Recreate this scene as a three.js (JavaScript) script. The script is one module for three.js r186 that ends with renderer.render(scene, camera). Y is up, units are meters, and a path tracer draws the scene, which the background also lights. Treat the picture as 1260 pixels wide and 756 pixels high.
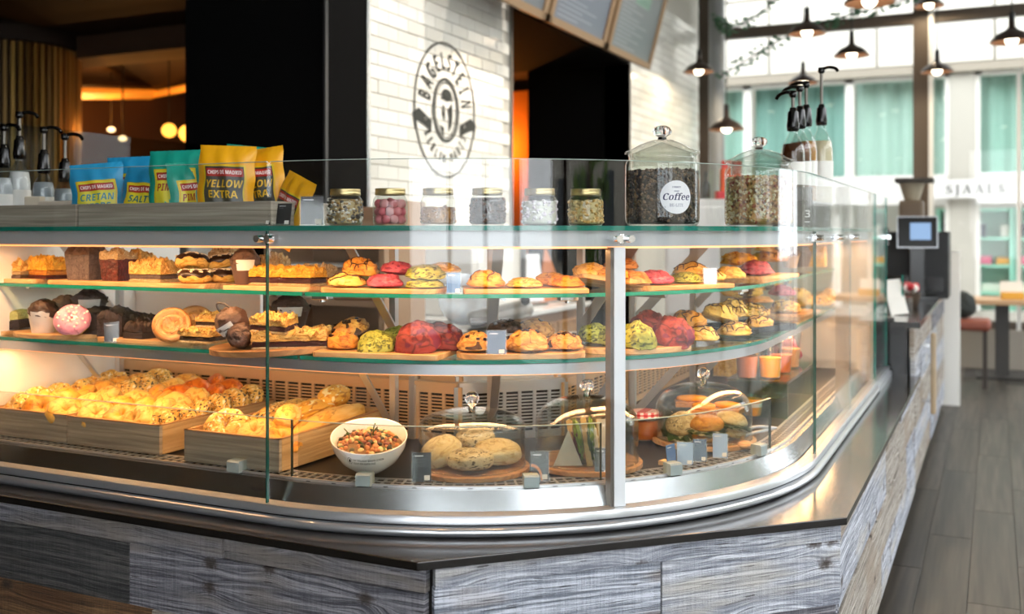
import * as THREE from 'three';
import { RoundedBoxGeometry } from 'three/addons/geometries/RoundedBoxGeometry.js';
import { mergeGeometries, mergeVertices, toCreasedNormals } from 'three/addons/utils/BufferGeometryUtils.js';
import { ImprovedNoise } from 'three/addons/math/ImprovedNoise.js';
import { RectAreaLightUniformsLib } from 'three/addons/lights/RectAreaLightUniformsLib.js';

// ------------------------------------------------------------------ camera, sky, exposure
const renderer = new THREE.WebGLRenderer({ antialias: true });
renderer.toneMapping = THREE.LinearToneMapping;
renderer.toneMappingExposure = 1.36;
renderer.shadowMap.enabled = true;
RectAreaLightUniformsLib.init();
const scene = new THREE.Scene();
const EYE = 1.38;
const camera = new THREE.PerspectiveCamera(2 * Math.atan(378 / 1251) * 180 / Math.PI, 1260 / 756, 0.05, 120);
camera.position.set(0, EYE, 0);
camera.rotation.set(0, 25.4 * Math.PI / 180, 0);
camera.setViewOffset(1260, 756, 0, 91, 1260, 756);      // risen lens: the horizon sits above the middle, uprights stay upright
camera.focus = 2.65;
camera.userData.fStop = 2.3;
scene.background = new THREE.Color(0.93, 0.97, 1.0);     // even bright overcast sky
scene.backgroundIntensity = 4.8;
const LED = 38;                                          // brightness of the case light strips
const PENDANT = 1.1;

// ------------------------------------------------------------------ helpers
let seed = 7;
function rnd() { seed = (seed * 1664525 + 1013904223) >>> 0; return seed / 4294967296; }
const rr = (a, b) => a + (b - a) * rnd();
const pn = new ImprovedNoise();
const noise = (x, y, z) => pn.noise(x, y, z);
const taken = {};
function numbered(n) { const k = taken[n] = (taken[n] ?? -1) + 1; return k ? n + '_' + String(k).padStart(3, '0') : n; }
function tag(o, label, category, group, kind) {
  if (label) o.userData.label = label;
  if (category) o.userData.category = category;
  if (group) o.userData.group = group;
  if (kind) o.userData.kind = kind;
  return o;
}
function thing(name, label, category, pos = [0, 0, 0], turn = 0, group) {
  const g = new THREE.Group(); g.name = numbered(name); scene.add(g);
  g.position.set(...pos); g.rotation.y = turn;
  return tag(g, label, category, group);
}
function part(parent, name, geo, mat, pos, rot) {
  const m = new THREE.Mesh(geo, mat); m.name = name; parent.add(m);
  if (pos) m.position.set(...pos);
  if (rot) m.rotation.set(...rot);
  return m;
}
function solo(name, label, category, geo, mat, pos, turn = 0, group) {
  const m = new THREE.Mesh(geo, mat); m.name = numbered(name); scene.add(m);
  if (pos) m.position.set(...pos);
  m.rotation.y = turn;
  return tag(m, label, category, group);
}
function struct(name, geo, mat, pos) {
  const m = new THREE.Mesh(geo, mat); m.name = name; scene.add(m);
  if (pos) m.position.set(...pos);
  m.userData.kind = 'structure'; return m;
}
function copy(o, pos, turn, label, group) {
  const c = o.clone(); c.name = numbered(o.name.replace(/_\d{3}$/, '')); scene.add(c);
  c.userData = { ...o.userData };
  c.position.set(...pos); if (turn !== undefined) c.rotation.y = turn;
  if (label) c.userData.label = label;
  if (group) c.userData.group = group;
  return c;
}
const box = (w, h, d, b = 0) => b ? new RoundedBoxGeometry(w, h, d, 2, b) : new THREE.BoxGeometry(w, h, d);
const boxAt = (x0, x1, y0, y1, z0, z1) => new THREE.BoxGeometry(Math.abs(x1 - x0), Math.abs(y1 - y0), Math.abs(z1 - z0)).translate((x0 + x1) / 2, (y0 + y1) / 2, (z0 + z1) / 2);
const lathe = (pts, seg = 32, a0 = 0, al = Math.PI * 2) => new THREE.LatheGeometry(pts.map(p => new THREE.Vector2(p[0], p[1])), seg, a0, al);
const cyl = (r0, r1, h, seg = 20) => new THREE.CylinderGeometry(r0, r1, h, seg).translate(0, h / 2, 0);
const tube = (pts, r, seg = 24, rs = 6, closed = false) => new THREE.TubeGeometry(new THREE.CatmullRomCurve3(pts.map(p => new THREE.Vector3(...p)), closed), seg, r, rs, closed);
const bar = (a, b, r = 0.004, rs = 6) => { const A = new THREE.Vector3(...a), B = new THREE.Vector3(...b); return new THREE.TubeGeometry(new THREE.LineCurve3(A, B), 1, r, rs); };
function flatBar(a, b, w, t) {              // a flat strip of metal between two points
  const A = new THREE.Vector3(...a), B = new THREE.Vector3(...b), g = new THREE.BoxGeometry(w, A.distanceTo(B), t);
  const q = new THREE.Quaternion().setFromUnitVectors(new THREE.Vector3(0, 1, 0), B.clone().sub(A).normalize());
  return g.applyQuaternion(q).translate((A.x + B.x) / 2, (A.y + B.y) / 2, (A.z + B.z) / 2);
}
const merge = gs => mergeGeometries(gs.map(g => { const n = g.index ? g.toNonIndexed() : g; for (const k of Object.keys(n.attributes)) if (!['position', 'normal', 'uv'].includes(k)) n.deleteAttribute(k); return n; }));
function blob(rx, ry, rz, { n = 0.12, f = 2.2, s = 0, flat = 0.25, seg = 28, power = 1 } = {}) {   // a lump resting on y = 0
  const g = new THREE.SphereGeometry(1, seg, Math.round(seg * 0.7)), p = g.attributes.position;
  for (let i = 0; i < p.count; i++) {
    let x = p.getX(i), y = p.getY(i), z = p.getZ(i);
    const k = 1 + n * noise(x * f + s, y * f + s * 1.7, z * f - s) + n * 0.5 * noise(x * f * 2.7 - s, y * f * 2.7, z * f * 2.7 + s);
    if (power !== 1) y = Math.sign(y) * Math.pow(Math.abs(y), power);
    if (y < 0) y *= flat;
    p.setXYZ(i, x * k * rx, y * k * ry, z * k * rz);
  }
  g.computeVertexNormals(); g.computeBoundingBox(); g.translate(0, -g.boundingBox.min.y, 0);
  return g;
}
function ring(R, r, h, { n = 0.08, f = 2, s = 0, a0 = 0, a1 = Math.PI * 2, seg = 36, tubeSeg = 16 } = {}) {      // a bagel or doughnut resting on y = 0
  const g = new THREE.TorusGeometry(R, r, tubeSeg, seg), p = g.attributes.position;
  for (let i = 0; i < p.count; i++) {
    const x = p.getX(i), y = p.getY(i), z = p.getZ(i);
    const k = 1 + n * noise(x / R * f + s, y / R * f, z / r * f * 0.6 + s);
    p.setXYZ(i, x * k, z * k * h / r + 0, y * k);
  }
  if (g.index) { const ix = g.index; for (let i = 0; i < ix.count; i += 3) { const a = ix.getX(i); ix.setX(i, ix.getX(i + 2)); ix.setX(i + 2, a); } }
  g.computeVertexNormals(); g.computeBoundingBox(); g.translate(0, -g.boundingBox.min.y, 0);
  return g;
}
function crumb(w, h, d, { n = 0.012, f = 60, s = 0, round = 0.006, nx = 28, nz = 16, dome = 0 } = {}) {   // a slab with a rough crumbly top
  const g = new THREE.BoxGeometry(w, h, d, nx, 3, nz), p = g.attributes.position;
  for (let i = 0; i < p.count; i++) {
    let x = p.getX(i), y = p.getY(i), z = p.getZ(i);
    const up = (y / h + 0.5);
    const e = Math.min(1, Math.max(0, Math.min(w / 2 - Math.abs(x), d / 2 - Math.abs(z)) / round));
    y += up * n * (noise(x * f + s, z * f, s) * 1.1 + noise(x * f * 2.3, z * f * 2.3 + s, 1) * 0.7) - up * (1 - e) * round * 0.6;
    y += up * dome * (1 - (2 * x / w) ** 2) * (1 - (2 * z / d) ** 2);
    const o = n * 0.5 * noise(x * f * 0.8 + s, y * f, z * f * 0.8);
    p.setXYZ(i, x + o, y + h / 2, z + o);
  }
  const m = mergeVertices(new THREE.BufferGeometry().setIndex(g.index).setAttribute('position', g.attributes.position).setAttribute('uv', g.attributes.uv), 1e-5);
  m.computeVertexNormals(); return toCreasedNormals(m, 0.9);
}
function slab(shapePts, h, bevel = 0.002) {      // a flat board of any outline, resting on y = 0
  const sh = shapePts instanceof THREE.Shape ? shapePts : new THREE.Shape(shapePts.map(p => new THREE.Vector2(p[0], p[1])));
  return new THREE.ExtrudeGeometry(sh, { depth: h - 2 * bevel, bevelEnabled: bevel > 0, bevelSize: bevel, bevelThickness: bevel, bevelSegments: 2, curveSegments: 24 }).rotateX(-Math.PI / 2).translate(0, bevel, 0);
}
function ellipse(rx, rz) { const s = new THREE.Shape(); s.absellipse(0, 0, rx, rz, 0, Math.PI * 2); return s; }
function rrect(w, h, r) {
  const s = new THREE.Shape(), x = -w / 2, y = -h / 2;
  s.moveTo(x + r, y); s.lineTo(x + w - r, y); s.quadraticCurveTo(x + w, y, x + w, y + r); s.lineTo(x + w, y + h - r); s.quadraticCurveTo(x + w, y + h, x + w - r, y + h);
  s.lineTo(x + r, y + h); s.quadraticCurveTo(x, y + h, x, y + h - r); s.lineTo(x, y + r); s.quadraticCurveTo(x, y, x + r, y); return s;
}
// the plan of the display case: straight front, a quarter circle of 1.14 m radius, straight side
const CX = -1.63, CZ = -3.16, CR = 1.14;
function plan(a, b, step = 0.045) {          // a, b: distance along the glass line, 0 where the curve begins
  const L = CR * Math.PI / 2, pts = [];
  const at = s => s < 0 ? { x: CX + s, z: CZ + CR, nx: 0, nz: 1 } : s > L ? { x: CX + CR, z: CZ - (s - L), nx: 1, nz: 0 } : { x: CX + CR * Math.sin(s / CR), z: CZ + CR * Math.cos(s / CR), nx: Math.sin(s / CR), nz: Math.cos(s / CR) };
  const stops = new Set([a, b, 0, L].filter(s => s >= a && s <= b));
  for (let s = 0; s < L; s += step) if (s > a && s < b) stops.add(s);
  return [...stops].sort((p, q) => p - q).map(s => ({ ...at(s), s }));
}
const LARC = CR * Math.PI / 2;
function sweep(path, prof, smooth = false) {          // prof: closed outline [offset outwards, height], swept along the plan
  const pos = [], uv = [], idx = [], n = prof.length;
  for (const p of path) for (let k = 0; k <= n; k++) { const [o, y] = prof[k % n]; pos.push(p.x + p.nx * o, y, p.z + p.nz * o); uv.push(p.s, k / n); }
  for (let i = 0; i + 1 < path.length; i++) for (let k = 0; k < n; k++) { const a = i * (n + 1) + k, b = a + n + 1; idx.push(a, b, a + 1, a + 1, b, b + 1); }
  const cap = (i, flip) => { const tri = THREE.ShapeUtils.triangulateShape(prof.map(p => new THREE.Vector2(...p)), []); for (const t of tri) { const q = t.map(k => i * (n + 1) + k); flip ? idx.push(q[2], q[1], q[0]) : idx.push(...q); } };
  cap(0, false); cap(path.length - 1, true);
  const g = new THREE.BufferGeometry(); g.setAttribute('position', new THREE.Float32BufferAttribute(pos, 3)); g.setAttribute('uv', new THREE.Float32BufferAttribute(uv, 2)); g.setIndex(idx);
  g.computeVertexNormals();
  return toCreasedNormals(g, smooth ? 0.9 : 0.5);
}
const rect = (o0, o1, y0, y1) => [[o0, y0], [o1, y0], [o1, y1], [o0, y1]];

// ------------------------------------------------------------------ textures
const clamp = v => v < 0 ? 0 : v > 255 ? 255 : v;
function hash(i, j, k) { let h = (i * 374761393 + j * 668265263 + k * 2147483647 ^ 0x5bf03635) | 0; h = Math.imul(h ^ h >>> 13, 1274126177); return ((h ^ h >>> 16) >>> 0) / 4294967296; }
function vn(x, y, px, py, k = 0) {         // value noise that repeats after px, py cells
  const xi = Math.floor(x), yi = Math.floor(y), fx = x - xi, fy = y - yi, sx = fx * fx * (3 - 2 * fx), sy = fy * fy * (3 - 2 * fy);
  const w = (a, n) => ((a % n) + n) % n;
  const a = hash(w(xi, px), w(yi, py), k), b = hash(w(xi + 1, px), w(yi, py), k), c = hash(w(xi, px), w(yi + 1, py), k), d = hash(w(xi + 1, px), w(yi + 1, py), k);
  return a + (b - a) * sx + (c - a) * sy + (a - b - c + d) * sx * sy;
}
function fbm(u, v, fx, fy, k, oct = 4) { let s = 0, a = 0.5, t = 0; for (let o = 0; o < oct; o++) { s += a * vn(u * fx, v * fy, fx, fy, k + o); t += a; a *= 0.55; fx *= 2; fy *= 2; } return s / t; }
function tex(w, h, fn, color = true) {
  const d = new Uint8Array(w * h * 4);
  for (let j = 0; j < h; j++) for (let i = 0; i < w; i++) { const c = fn((i + 0.5) / w, (j + 0.5) / h), o = (j * w + i) * 4; d[o] = clamp(c[0]); d[o + 1] = clamp(c[1]); d[o + 2] = clamp(c[2]); d[o + 3] = 255; }
  const t = new THREE.DataTexture(d, w, h); t.wrapS = t.wrapT = THREE.RepeatWrapping; t.magFilter = THREE.LinearFilter; t.minFilter = THREE.LinearMipmapLinearFilter; t.generateMipmaps = true;
  if (color) t.colorSpace = THREE.SRGBColorSpace; t.needsUpdate = true; return t;
}
const mix3 = (a, b, t) => [a[0] + (b[0] - a[0]) * t, a[1] + (b[1] - a[1]) * t, a[2] + (b[2] - a[2]) * t];
const sstep = (a, b, x) => { const t = Math.min(1, Math.max(0, (x - a) / (b - a))); return t * t * (3 - 2 * t); };
function canvasTex(w, h, draw) {
  const c = document.createElement('canvas'); c.width = w; c.height = h; draw(c.getContext('2d'), w, h);
  const t = new THREE.CanvasTexture(c); t.colorSpace = THREE.SRGBColorSpace; return t;
}
const std = (color, roughness = 0.6, o = {}) => new THREE.MeshStandardMaterial({ color, roughness, ...o });
const phys = o => new THREE.MeshPhysicalMaterial(o);

// weathered boards: grain runs along u, one tile is 1.6 m by 0.2 m
function weathered(k, lo, hi, warm, knots, rough = 1) {
  const kn = []; for (let i = 0; i < knots; i++) kn.push([hash(i, k, 1), 0.15 + 0.7 * hash(i, k, 2), 0.006 + 0.008 * hash(i, k, 3)]);
  const f = (u, v) => {
    let b = 0, dark = 0;
    for (const [ku, kv, r] of kn) { const du = (u - ku - Math.round(u - ku)) * 8, dv = v - kv - Math.round(v - kv), q = Math.sqrt(du * du * 0.45 + dv * dv); b += 0.22 * Math.exp(-q * q * 22) * Math.max(-1, Math.min(1, dv * 14)); if (q < 0.13) dark = Math.max(dark, 1 - sstep(0.03, 0.13, q + 0.04 * vn(u * 300, v * 40, 300, 40, k))); }
    const w = v + b * 0.35 + 0.10 * (fbm(u, v, 4, 2, k + 5, 2) - 0.5);
    const g1 = fbm(u, w, 6, 40, k, 3), g2 = vn(u * 26, w * 110, 26, 110, k + 9), g3 = fbm(u, v, 5, 3, k + 20, 3), saw = vn(u * 500, v * 3, 500, 3, k + 31);
    return { t: 0.5 + (g1 - 0.5) * 1.5 * rough + (g2 - 0.5) * 0.5 * rough + (vn(u * 60, w * 230, 60, 230, k + 13) - 0.5) * 0.5 + (saw - 0.5) * 0.22 + (vn(u * 900, v * 120, 900, 120, k + 17) - 0.5) * 0.22, g3, dark, crack: g2 < 0.10 ? 1 : 0 };
  };
  const hb = new Float32Array(2048 * 256); let hi_ = 0;
  const map = tex(2048, 256, (u, v) => { const q = f(u, v); hb[hi_++] = 255 * Math.min(1, Math.max(0, q.t - q.dark * 0.3 - q.crack * 0.3)); let c = mix3(lo, hi, Math.min(1, Math.max(0, q.t))); c = mix3(c, warm, sstep(0.5, 0.8, q.g3) * 0.7); c = mix3(c, [46, 36, 30], q.dark * 0.8); return mix3(c, [40, 36, 34], q.crack * 0.5); });
  hi_ = 0; const bump = tex(2048, 256, () => { const b = hb[hi_++]; return [b, b, b]; }, false);
  return std(0xffffff, 0.82, { map, bumpMap: bump, bumpScale: 0.003 });
}
const M = {};
M.boards = [
  weathered(1, [74, 74, 82], [158, 156, 162], [130, 120, 110], 7),
  weathered(2, [118, 122, 134], [214, 217, 226], [190, 184, 174], 7),
  weathered(3, [44, 44, 46], [96, 94, 92], [70, 66, 60], 2),
  weathered(4, [70, 50, 34], [140, 104, 70], [90, 60, 38], 3),
  weathered(5, [120, 112, 104], [196, 188, 178], [150, 134, 118], 4),
  weathered(6, [108, 114, 126], [206, 210, 222], [120, 84, 50], 4, 1.2),
];
function woodTone(k, lo, hi, fu = 4, fv = 24, rough = 0.55) {
  return std(0xffffff, rough, { map: tex(512, 128, (u, v) => mix3(lo, hi, Math.min(1, Math.max(0, 0.5 + (fbm(u, v + 0.05 * fbm(u, v, 3, 2, k + 3, 2), fu, fv, k, 4) - 0.5) * 1.9)))) });
}
M.board = woodTone(40, [176, 128, 78], [226, 186, 132]);
M.boardDark = woodTone(41, [140, 98, 58], [192, 146, 94]);
M.crate = woodTone(42, [138, 127, 113], [184, 172, 156], 3, 30, 0.8);
M.crateIn = woodTone(43, [176, 140, 92], [214, 180, 130], 3, 30, 0.8);
M.floorPlank = [0, 1, 2].map(k => woodTone(50 + k, [[44, 39, 34], [50, 45, 39], [40, 36, 31]][k], [[82, 74, 65], [88, 80, 71], [74, 67, 59]][k], 3, 26, 0.42));
M.tableWood = woodTone(56, [168, 132, 96], [206, 172, 134]);
M.gold = std(0xcaa352, 0.3, { metalness: 1 });
M.chrome = std(0xe6e8ea, 0.12, { metalness: 1 });
M.steel = std(0xd2d3d3, 0.3, { metalness: 0.8 });
M.brushed = std(0xb4b6b8, 0.24, { metalness: 1 });
M.bandGrey = std(0xbfc1c4, 0.4, { metalness: 0.25 });
M.alu = std(0xc8cbd0, 0.3, { metalness: 0.8 });
M.aluDark = std(0x77726b, 0.4, { metalness: 0.7 });
M.black = std(0x0d0d0e, 0.55);
M.blackGloss = std(0x0a0a0b, 0.2);
M.blackSatin = std(0x141415, 0.45);
M.ledge = phys({ color: 0x1b1816, roughness: 0.17, clearcoat: 0.5, clearcoatRoughness: 0.12 });
M.white = std(0xeceae4, 0.5);
M.whiteGloss = phys({ color: 0xf2f2f0, roughness: 0.15 });
M.glass = phys({ color: 0xfafbfb, roughness: 0, transmission: 1, thickness: 0, ior: 1.5, specularIntensity: 0.72 });
M.glassDull = phys({ color: 0xdfe6e2, roughness: 0, transmission: 1, thickness: 0, ior: 1.4, specularIntensity: 0.25 });
M.postWhite = std(0xf0f2f6, 0.35, { metalness: 0.1 });
M.glassClear = phys({ color: 0xf0f2f0, roughness: 0, transmission: 1, thickness: 0, ior: 1.5 });
M.glassShelf = phys({ color: 0xe4f5ee, roughness: 0, transmission: 1, thickness: 0, ior: 1.5 });
M.glassEdge = phys({ color: 0x1f8f7c, roughness: 0.12, transmission: 0.25, thickness: 0 });
M.acrylic = phys({ color: 0xffffff, roughness: 0.04, transmission: 1, thickness: 0, ior: 1.4 });
M.solidGlass = phys({ color: 0xffffff, roughness: 0.02, transmission: 1, thickness: 0.02, ior: 1.5 });
M.ledStrip = std(0xffe2b8, 0.5, { emissive: 0xff9440, emissiveIntensity: 1.3 });
M.slate = std(0x3a332d, 0.5, { map: tex(256, 256, (u, v) => { const n = 150 + 90 * (fbm(u, v, 10, 10, 70, 4) - 0.5); return [n, n * 0.93, n * 0.86]; }) });

// what foods are made of
const foodBump = tex(256, 256, (u, v) => { const b = 255 * fbm(u, v, 12, 10, 301, 5); return [b, b, b]; }, false);
function food(k, base, dark, light, spots = [], rough = 0.7, bump = 0.004) {      // spots: [colour, share, size]
  const map = tex(256, 256, (u, v) => {
    let c = mix3(dark, light, fbm(u, v, 6, 5, k, 4)); c = mix3(c, base, 0.45);
    c = mix3(c, dark, sstep(0.60, 0.74, fbm(u, v, 14, 10, k + 6, 3)) * 0.8); const rd = 1 - Math.abs(2 * fbm(u, v, 7, 6, k + 40, 3) - 1); c = mix3(c, mix3(dark, [20, 8, 4], 0.25), sstep(0.90, 0.985, rd) * 0.7); c = mix3(c, light, sstep(0.62, 0.8, fbm(u, v, 9, 8, k + 50, 3)) * 0.6);
    spots.forEach(([col, share, size], i) => { const s = Math.round(size); if (vn(u * s, v * s * 0.7, s, Math.round(s * 0.7), k + 11 + i * 3) > 1 - share) c = mix3(c, col, 0.88); });
    return c;
  });
  const bmp = foodBump;
  return std(0xffffff, rough, { map, bumpMap: bmp, bumpScale: bump });
}
const FD = {
  golden: food(100, [228, 166, 62], [186, 112, 30], [248, 204, 104]),
  butter: food(101, [240, 196, 98], [206, 146, 48], [252, 226, 146]),
  amber: food(102, [216, 138, 40], [160, 84, 16], [244, 182, 78]),
  green: food(103, [166, 168, 62], [112, 120, 30], [204, 204, 104], [[[70, 74, 26], 0.24, 40]]),
  red: food(104, [150, 52, 46], [96, 22, 26], [196, 92, 70], [[[110, 26, 60], 0.2, 18]]),
  magenta: food(105, [190, 74, 98], [134, 36, 62], [226, 134, 140], [[[120, 30, 70], 0.2, 22]]),
  chip: food(106, [218, 156, 70], [166, 102, 34], [240, 196, 114], [[[58, 34, 24], 0.20, 11]]),
  speck: food(107, [228, 186, 92], [186, 132, 48], [246, 216, 136], [[[120, 110, 40], 0.2, 36], [[250, 236, 190], 0.16, 40]]),
  choc: food(108, [62, 44, 38], [34, 24, 22], [96, 72, 60], [], 0.55),
  mocha: food(109, [106, 80, 66], [66, 46, 38], [146, 116, 98], [], 0.6),
  cocoa: food(110, [56, 46, 46], [32, 26, 28], [84, 72, 72], [], 0.8),
  crumble: food(111, [238, 190, 96], [196, 132, 46], [252, 228, 160], [[[150, 90, 30], 0.16, 26]], 0.8, 0.004),
  crumbleGold: food(112, [244, 186, 50], [206, 130, 20], [254, 220, 120], [[[160, 84, 20], 0.14, 24]], 0.8, 0.004),
  crumblePale: food(113, [226, 198, 146], [182, 146, 92], [246, 228, 190], [[[120, 84, 50], 0.14, 28]], 0.8, 0.004),
  berry: food(114, [58, 20, 34], [32, 8, 18], [98, 36, 52], [], 0.3),
  cherry: food(115, [86, 26, 24], [44, 10, 14], [140, 54, 40], [], 0.3),
  bagel: food(116, [232, 164, 60], [196, 118, 28], [246, 196, 100], [], 0.42, 0.001),
  bagelPale: food(117, [238, 186, 90], [212, 148, 48], [248, 212, 134], [], 0.5, 0.001),
  bagelOrange: food(118, [232, 124, 30], [196, 84, 12], [248, 164, 66], [], 0.4, 0.001),
  bagelSesame: food(119, [236, 184, 84], [198, 132, 44], [250, 214, 128], [[[252, 240, 206], 0.26, 46], [[70, 54, 36], 0.13, 44]], 0.7, 0.003),
  bagelPoppy: food(120, [232, 186, 90], [198, 136, 46], [248, 216, 136], [[[46, 40, 36], 0.30, 46], [[250, 236, 200], 0.18, 40]], 0.7, 0.003),
  cheesy: food(121, [246, 186, 54], [216, 134, 24], [254, 222, 118], [[[252, 240, 190], 0.2, 22]], 0.5, 0.004),
  bun: food(122, [238, 220, 172], [214, 184, 122], [250, 240, 208], [], 0.7, 0.001),
  bunSeed: food(123, [222, 206, 166], [186, 164, 118], [244, 234, 206], [[[92, 80, 60], 0.22, 50]], 0.75, 0.002),
  pinkIce: food(124, [226, 150, 172], [208, 122, 148], [240, 178, 194], [], 0.35, 0.0005),
  caramel: food(125, [206, 142, 76], [168, 104, 46], [232, 176, 112], [], 0.35, 0.0006),
  pistachio: food(126, [180, 182, 112], [146, 148, 80], [206, 206, 146], [], 0.6, 0.001),
  cakeGrey: food(127, [98, 86, 82], [70, 58, 56], [130, 116, 110], [], 0.75, 0.002),
  white: std(0xf4efe6, 0.6), cream: std(0xf3e3c0, 0.6),
  darkChoc: std(0x2b1710, 0.3), drizzle: std(0x4a2a14, 0.35),
  mango: std(0xf4a21a, 0.25), lettuce: std(0x8aa83a, 0.55), leaf: std(0x41602a, 0.55), herb: std(0x2f4326, 0.6),
  paperBrown: std(0x5b4338, 0.75, { side: THREE.DoubleSide }), paperGrey: std(0x6a635e, 0.8, { side: THREE.DoubleSide }), paperTan: std(0xa98f6c, 0.8, { side: THREE.DoubleSide }), paperWhite: std(0xe6e2da, 0.7, { side: THREE.DoubleSide }),
};

// ------------------------------------------------------------------ the room shell
const ROOM = { x0: -9, x1: 3.6, z0: -11.6, z1: 3.6, top: 4.8 };
M.subfloor = std(0x2b2723, 0.6);
M.plaster = std(0xb9b2a8, 0.85);
M.whiteWall = std(0xe4e1da, 0.7);
M.brownCeil = std(0x2e211a, 0.8);
M.ceil = std(0xc9c5bd, 0.85);
M.blackWall = phys({ color: 0x0b0b0c, roughness: 0.85, specularIntensity: 0.12, bumpMap: tex(128, 128, (u, v) => { const b = 255 * vn(u * 64, v * 64, 64, 64, 3); return [b, b, b]; }, false), bumpScale: 0.0006 });
M.frame = std(0x54483d, 0.55);
M.frameGrey = std(0x8a8c8e, 0.4, { metalness: 0.4 });
M.frameWhite = std(0xe2e2df, 0.5);
M.pane = phys({ color: 0xffffff, roughness: 0, transmission: 1, thickness: 0, ior: 1.5, specularIntensity: 0.3 });
const floor = struct('floor', boxAt(ROOM.x0 - 0.3, ROOM.x1 + 0.3, -0.2, -0.004, ROOM.z0 - 0.3, ROOM.z1 + 0.3), M.subfloor);
{ // vinyl oak planks along the aisle
  const W = 0.178, variants = [0, 1, 2].map(k => { const g = new RoundedBoxGeometry(W - 0.002, 0.012, 1.398, 1, 0.0015), p = g.attributes.position, uv = g.attributes.uv; for (let i = 0; i < p.count; i++) uv.setXY(i, (p.getZ(i) + k * 0.37) / 1.5, (p.getX(i) + k * 0.11) / 0.5); return g; });
  for (let c = 0; c < 15; c++) for (let r = 0; r < 8; r++) {
    const k = Math.floor(rnd() * 3), z = -1.0 - r * 1.4 - (c * 0.53 % 1.4);
    if (z < ROOM.z0 + 0.7) continue;
    part(floor, 'floor_plank', variants[k], M.floorPlank[(k + c + r) % 3], [-0.36 + c * W, -0.006, z]);
  }
}
const ceiling = struct('ceiling', boxAt(-3.9, ROOM.x1 + 0.3, ROOM.top, ROOM.top + 0.2, ROOM.z0 - 0.3, ROOM.z1 + 0.3), M.ceil);
const lowCeiling = struct('ceiling_low', merge([boxAt(ROOM.x0 - 0.3, -3.9, 3.05, 3.25, ROOM.z0 - 0.3, ROOM.z1 + 0.3), boxAt(-4.0, -3.9, 3.05, ROOM.top, ROOM.z0 - 0.3, ROOM.z1 + 0.3)]), M.brownCeil);
struct('wall_left', boxAt(ROOM.x0 - 0.25, ROOM.x0, 0, 3.2, ROOM.z0 - 0.3, ROOM.z1 + 0.3), std(0x4a3222, 0.8));
struct('wall_back', boxAt(ROOM.x0, -3.25, 0, ROOM.top, ROOM.z0 - 0.25, ROOM.z0), std(0x3a2a20, 0.8));
struct('wall_front', merge([boxAt(ROOM.x0, -2.6, 0, ROOM.top, ROOM.z1, ROOM.z1 + 0.25), boxAt(-2.6, -0.6, 0, ROOM.top, ROOM.z1, ROOM.z1 + 0.25), boxAt(-0.6, ROOM.x1, 0, 0.5, ROOM.z1, ROOM.z1 + 0.25), boxAt(-0.6, ROOM.x1, 3.4, ROOM.top, ROOM.z1, ROOM.z1 + 0.25)]), M.plaster);
struct('wall_right', merge([boxAt(ROOM.x1, ROOM.x1 + 0.25, 0, 0.12, ROOM.z0, ROOM.z1), boxAt(ROOM.x1, ROOM.x1 + 0.25, 4.5, ROOM.top, ROOM.z0, ROOM.z1)]), M.plaster);
function glazing(name, axis, at, a0, a1, y0, y1, bars, rails, mat, w = 0.08) {       // a glazed wall: posts, rails and one pane for each field
  const g = new THREE.Group(); g.name = name; scene.add(g); g.userData.kind = 'structure';
  const put = (n, p0, p1, q0, q1, d, m) => part(g, n, axis === 'z' ? boxAt(p0, p1, q0, q1, at - d, at + d) : boxAt(at - d, at + d, q0, q1, p0, p1), m);
  const xs = [a0, ...bars, a1], ys = [y0, ...rails, y1];
  for (const x of xs) put('mullion', x - w / 2, x + w / 2, y0, y1, 0.06, mat);
  for (const y of ys) for (let i = 0; i + 1 < xs.length; i++) put('transom', xs[i] + w / 2, xs[i + 1] - w / 2, y - w * 0.4, y + w * 0.4, 0.05, mat);
  for (let i = 0; i + 1 < xs.length; i++) for (let j = 0; j + 1 < ys.length; j++) put('pane', xs[i] + w / 2, xs[i + 1] - w / 2, ys[j] + w * 0.4, ys[j + 1] - w * 0.4, 0.005, M.pane);
  return g;
}
// the shop window at the end of the aisle
glazing('window_1', 'z', ROOM.z0 + 0.1, -3.02, ROOM.x1, 0.42, ROOM.top - 0.02, [-0.70, 1.5], [3.64], M.frame, 0.15);
struct('wall_sill', boxAt(-3.1, ROOM.x1, 0, 0.40, ROOM.z0, ROOM.z0 + 0.2), std(0x9b948a, 0.8));
glazing('window_2', 'x', ROOM.x1 + 0.1, ROOM.z0 + 0.2, ROOM.z1, 0.12, 4.5, [-9.4, -7.3, -5.2, -3.1, -1.0, 1.2], [2.9], M.frame, 0.12);
glazing('window_3', 'z', ROOM.z1 + 0.1, -0.6, ROOM.x1, 0.5, 3.4, [0.8, 2.2], [2.6], M.frame, 0.12);
{ // slim white post and the grey steel column beside the window
  const p = struct('trim_1', boxAt(-0.62, -0.575, 0.4, ROOM.top - 0.02, ROOM.z0 + 0.16, ROOM.z0 + 0.22), M.frameWhite);
  struct('trim_2', boxAt(0.20, 0.24, 0.4, 3.0, ROOM.z0 + 0.12, ROOM.z0 + 0.18), M.frameWhite);
  const c = cyl(0.085, 0.085, ROOM.top - 0.01, 24); struct('trim_3', c, M.frameGrey, [-2.72, 0, -10.9]);
}

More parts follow.
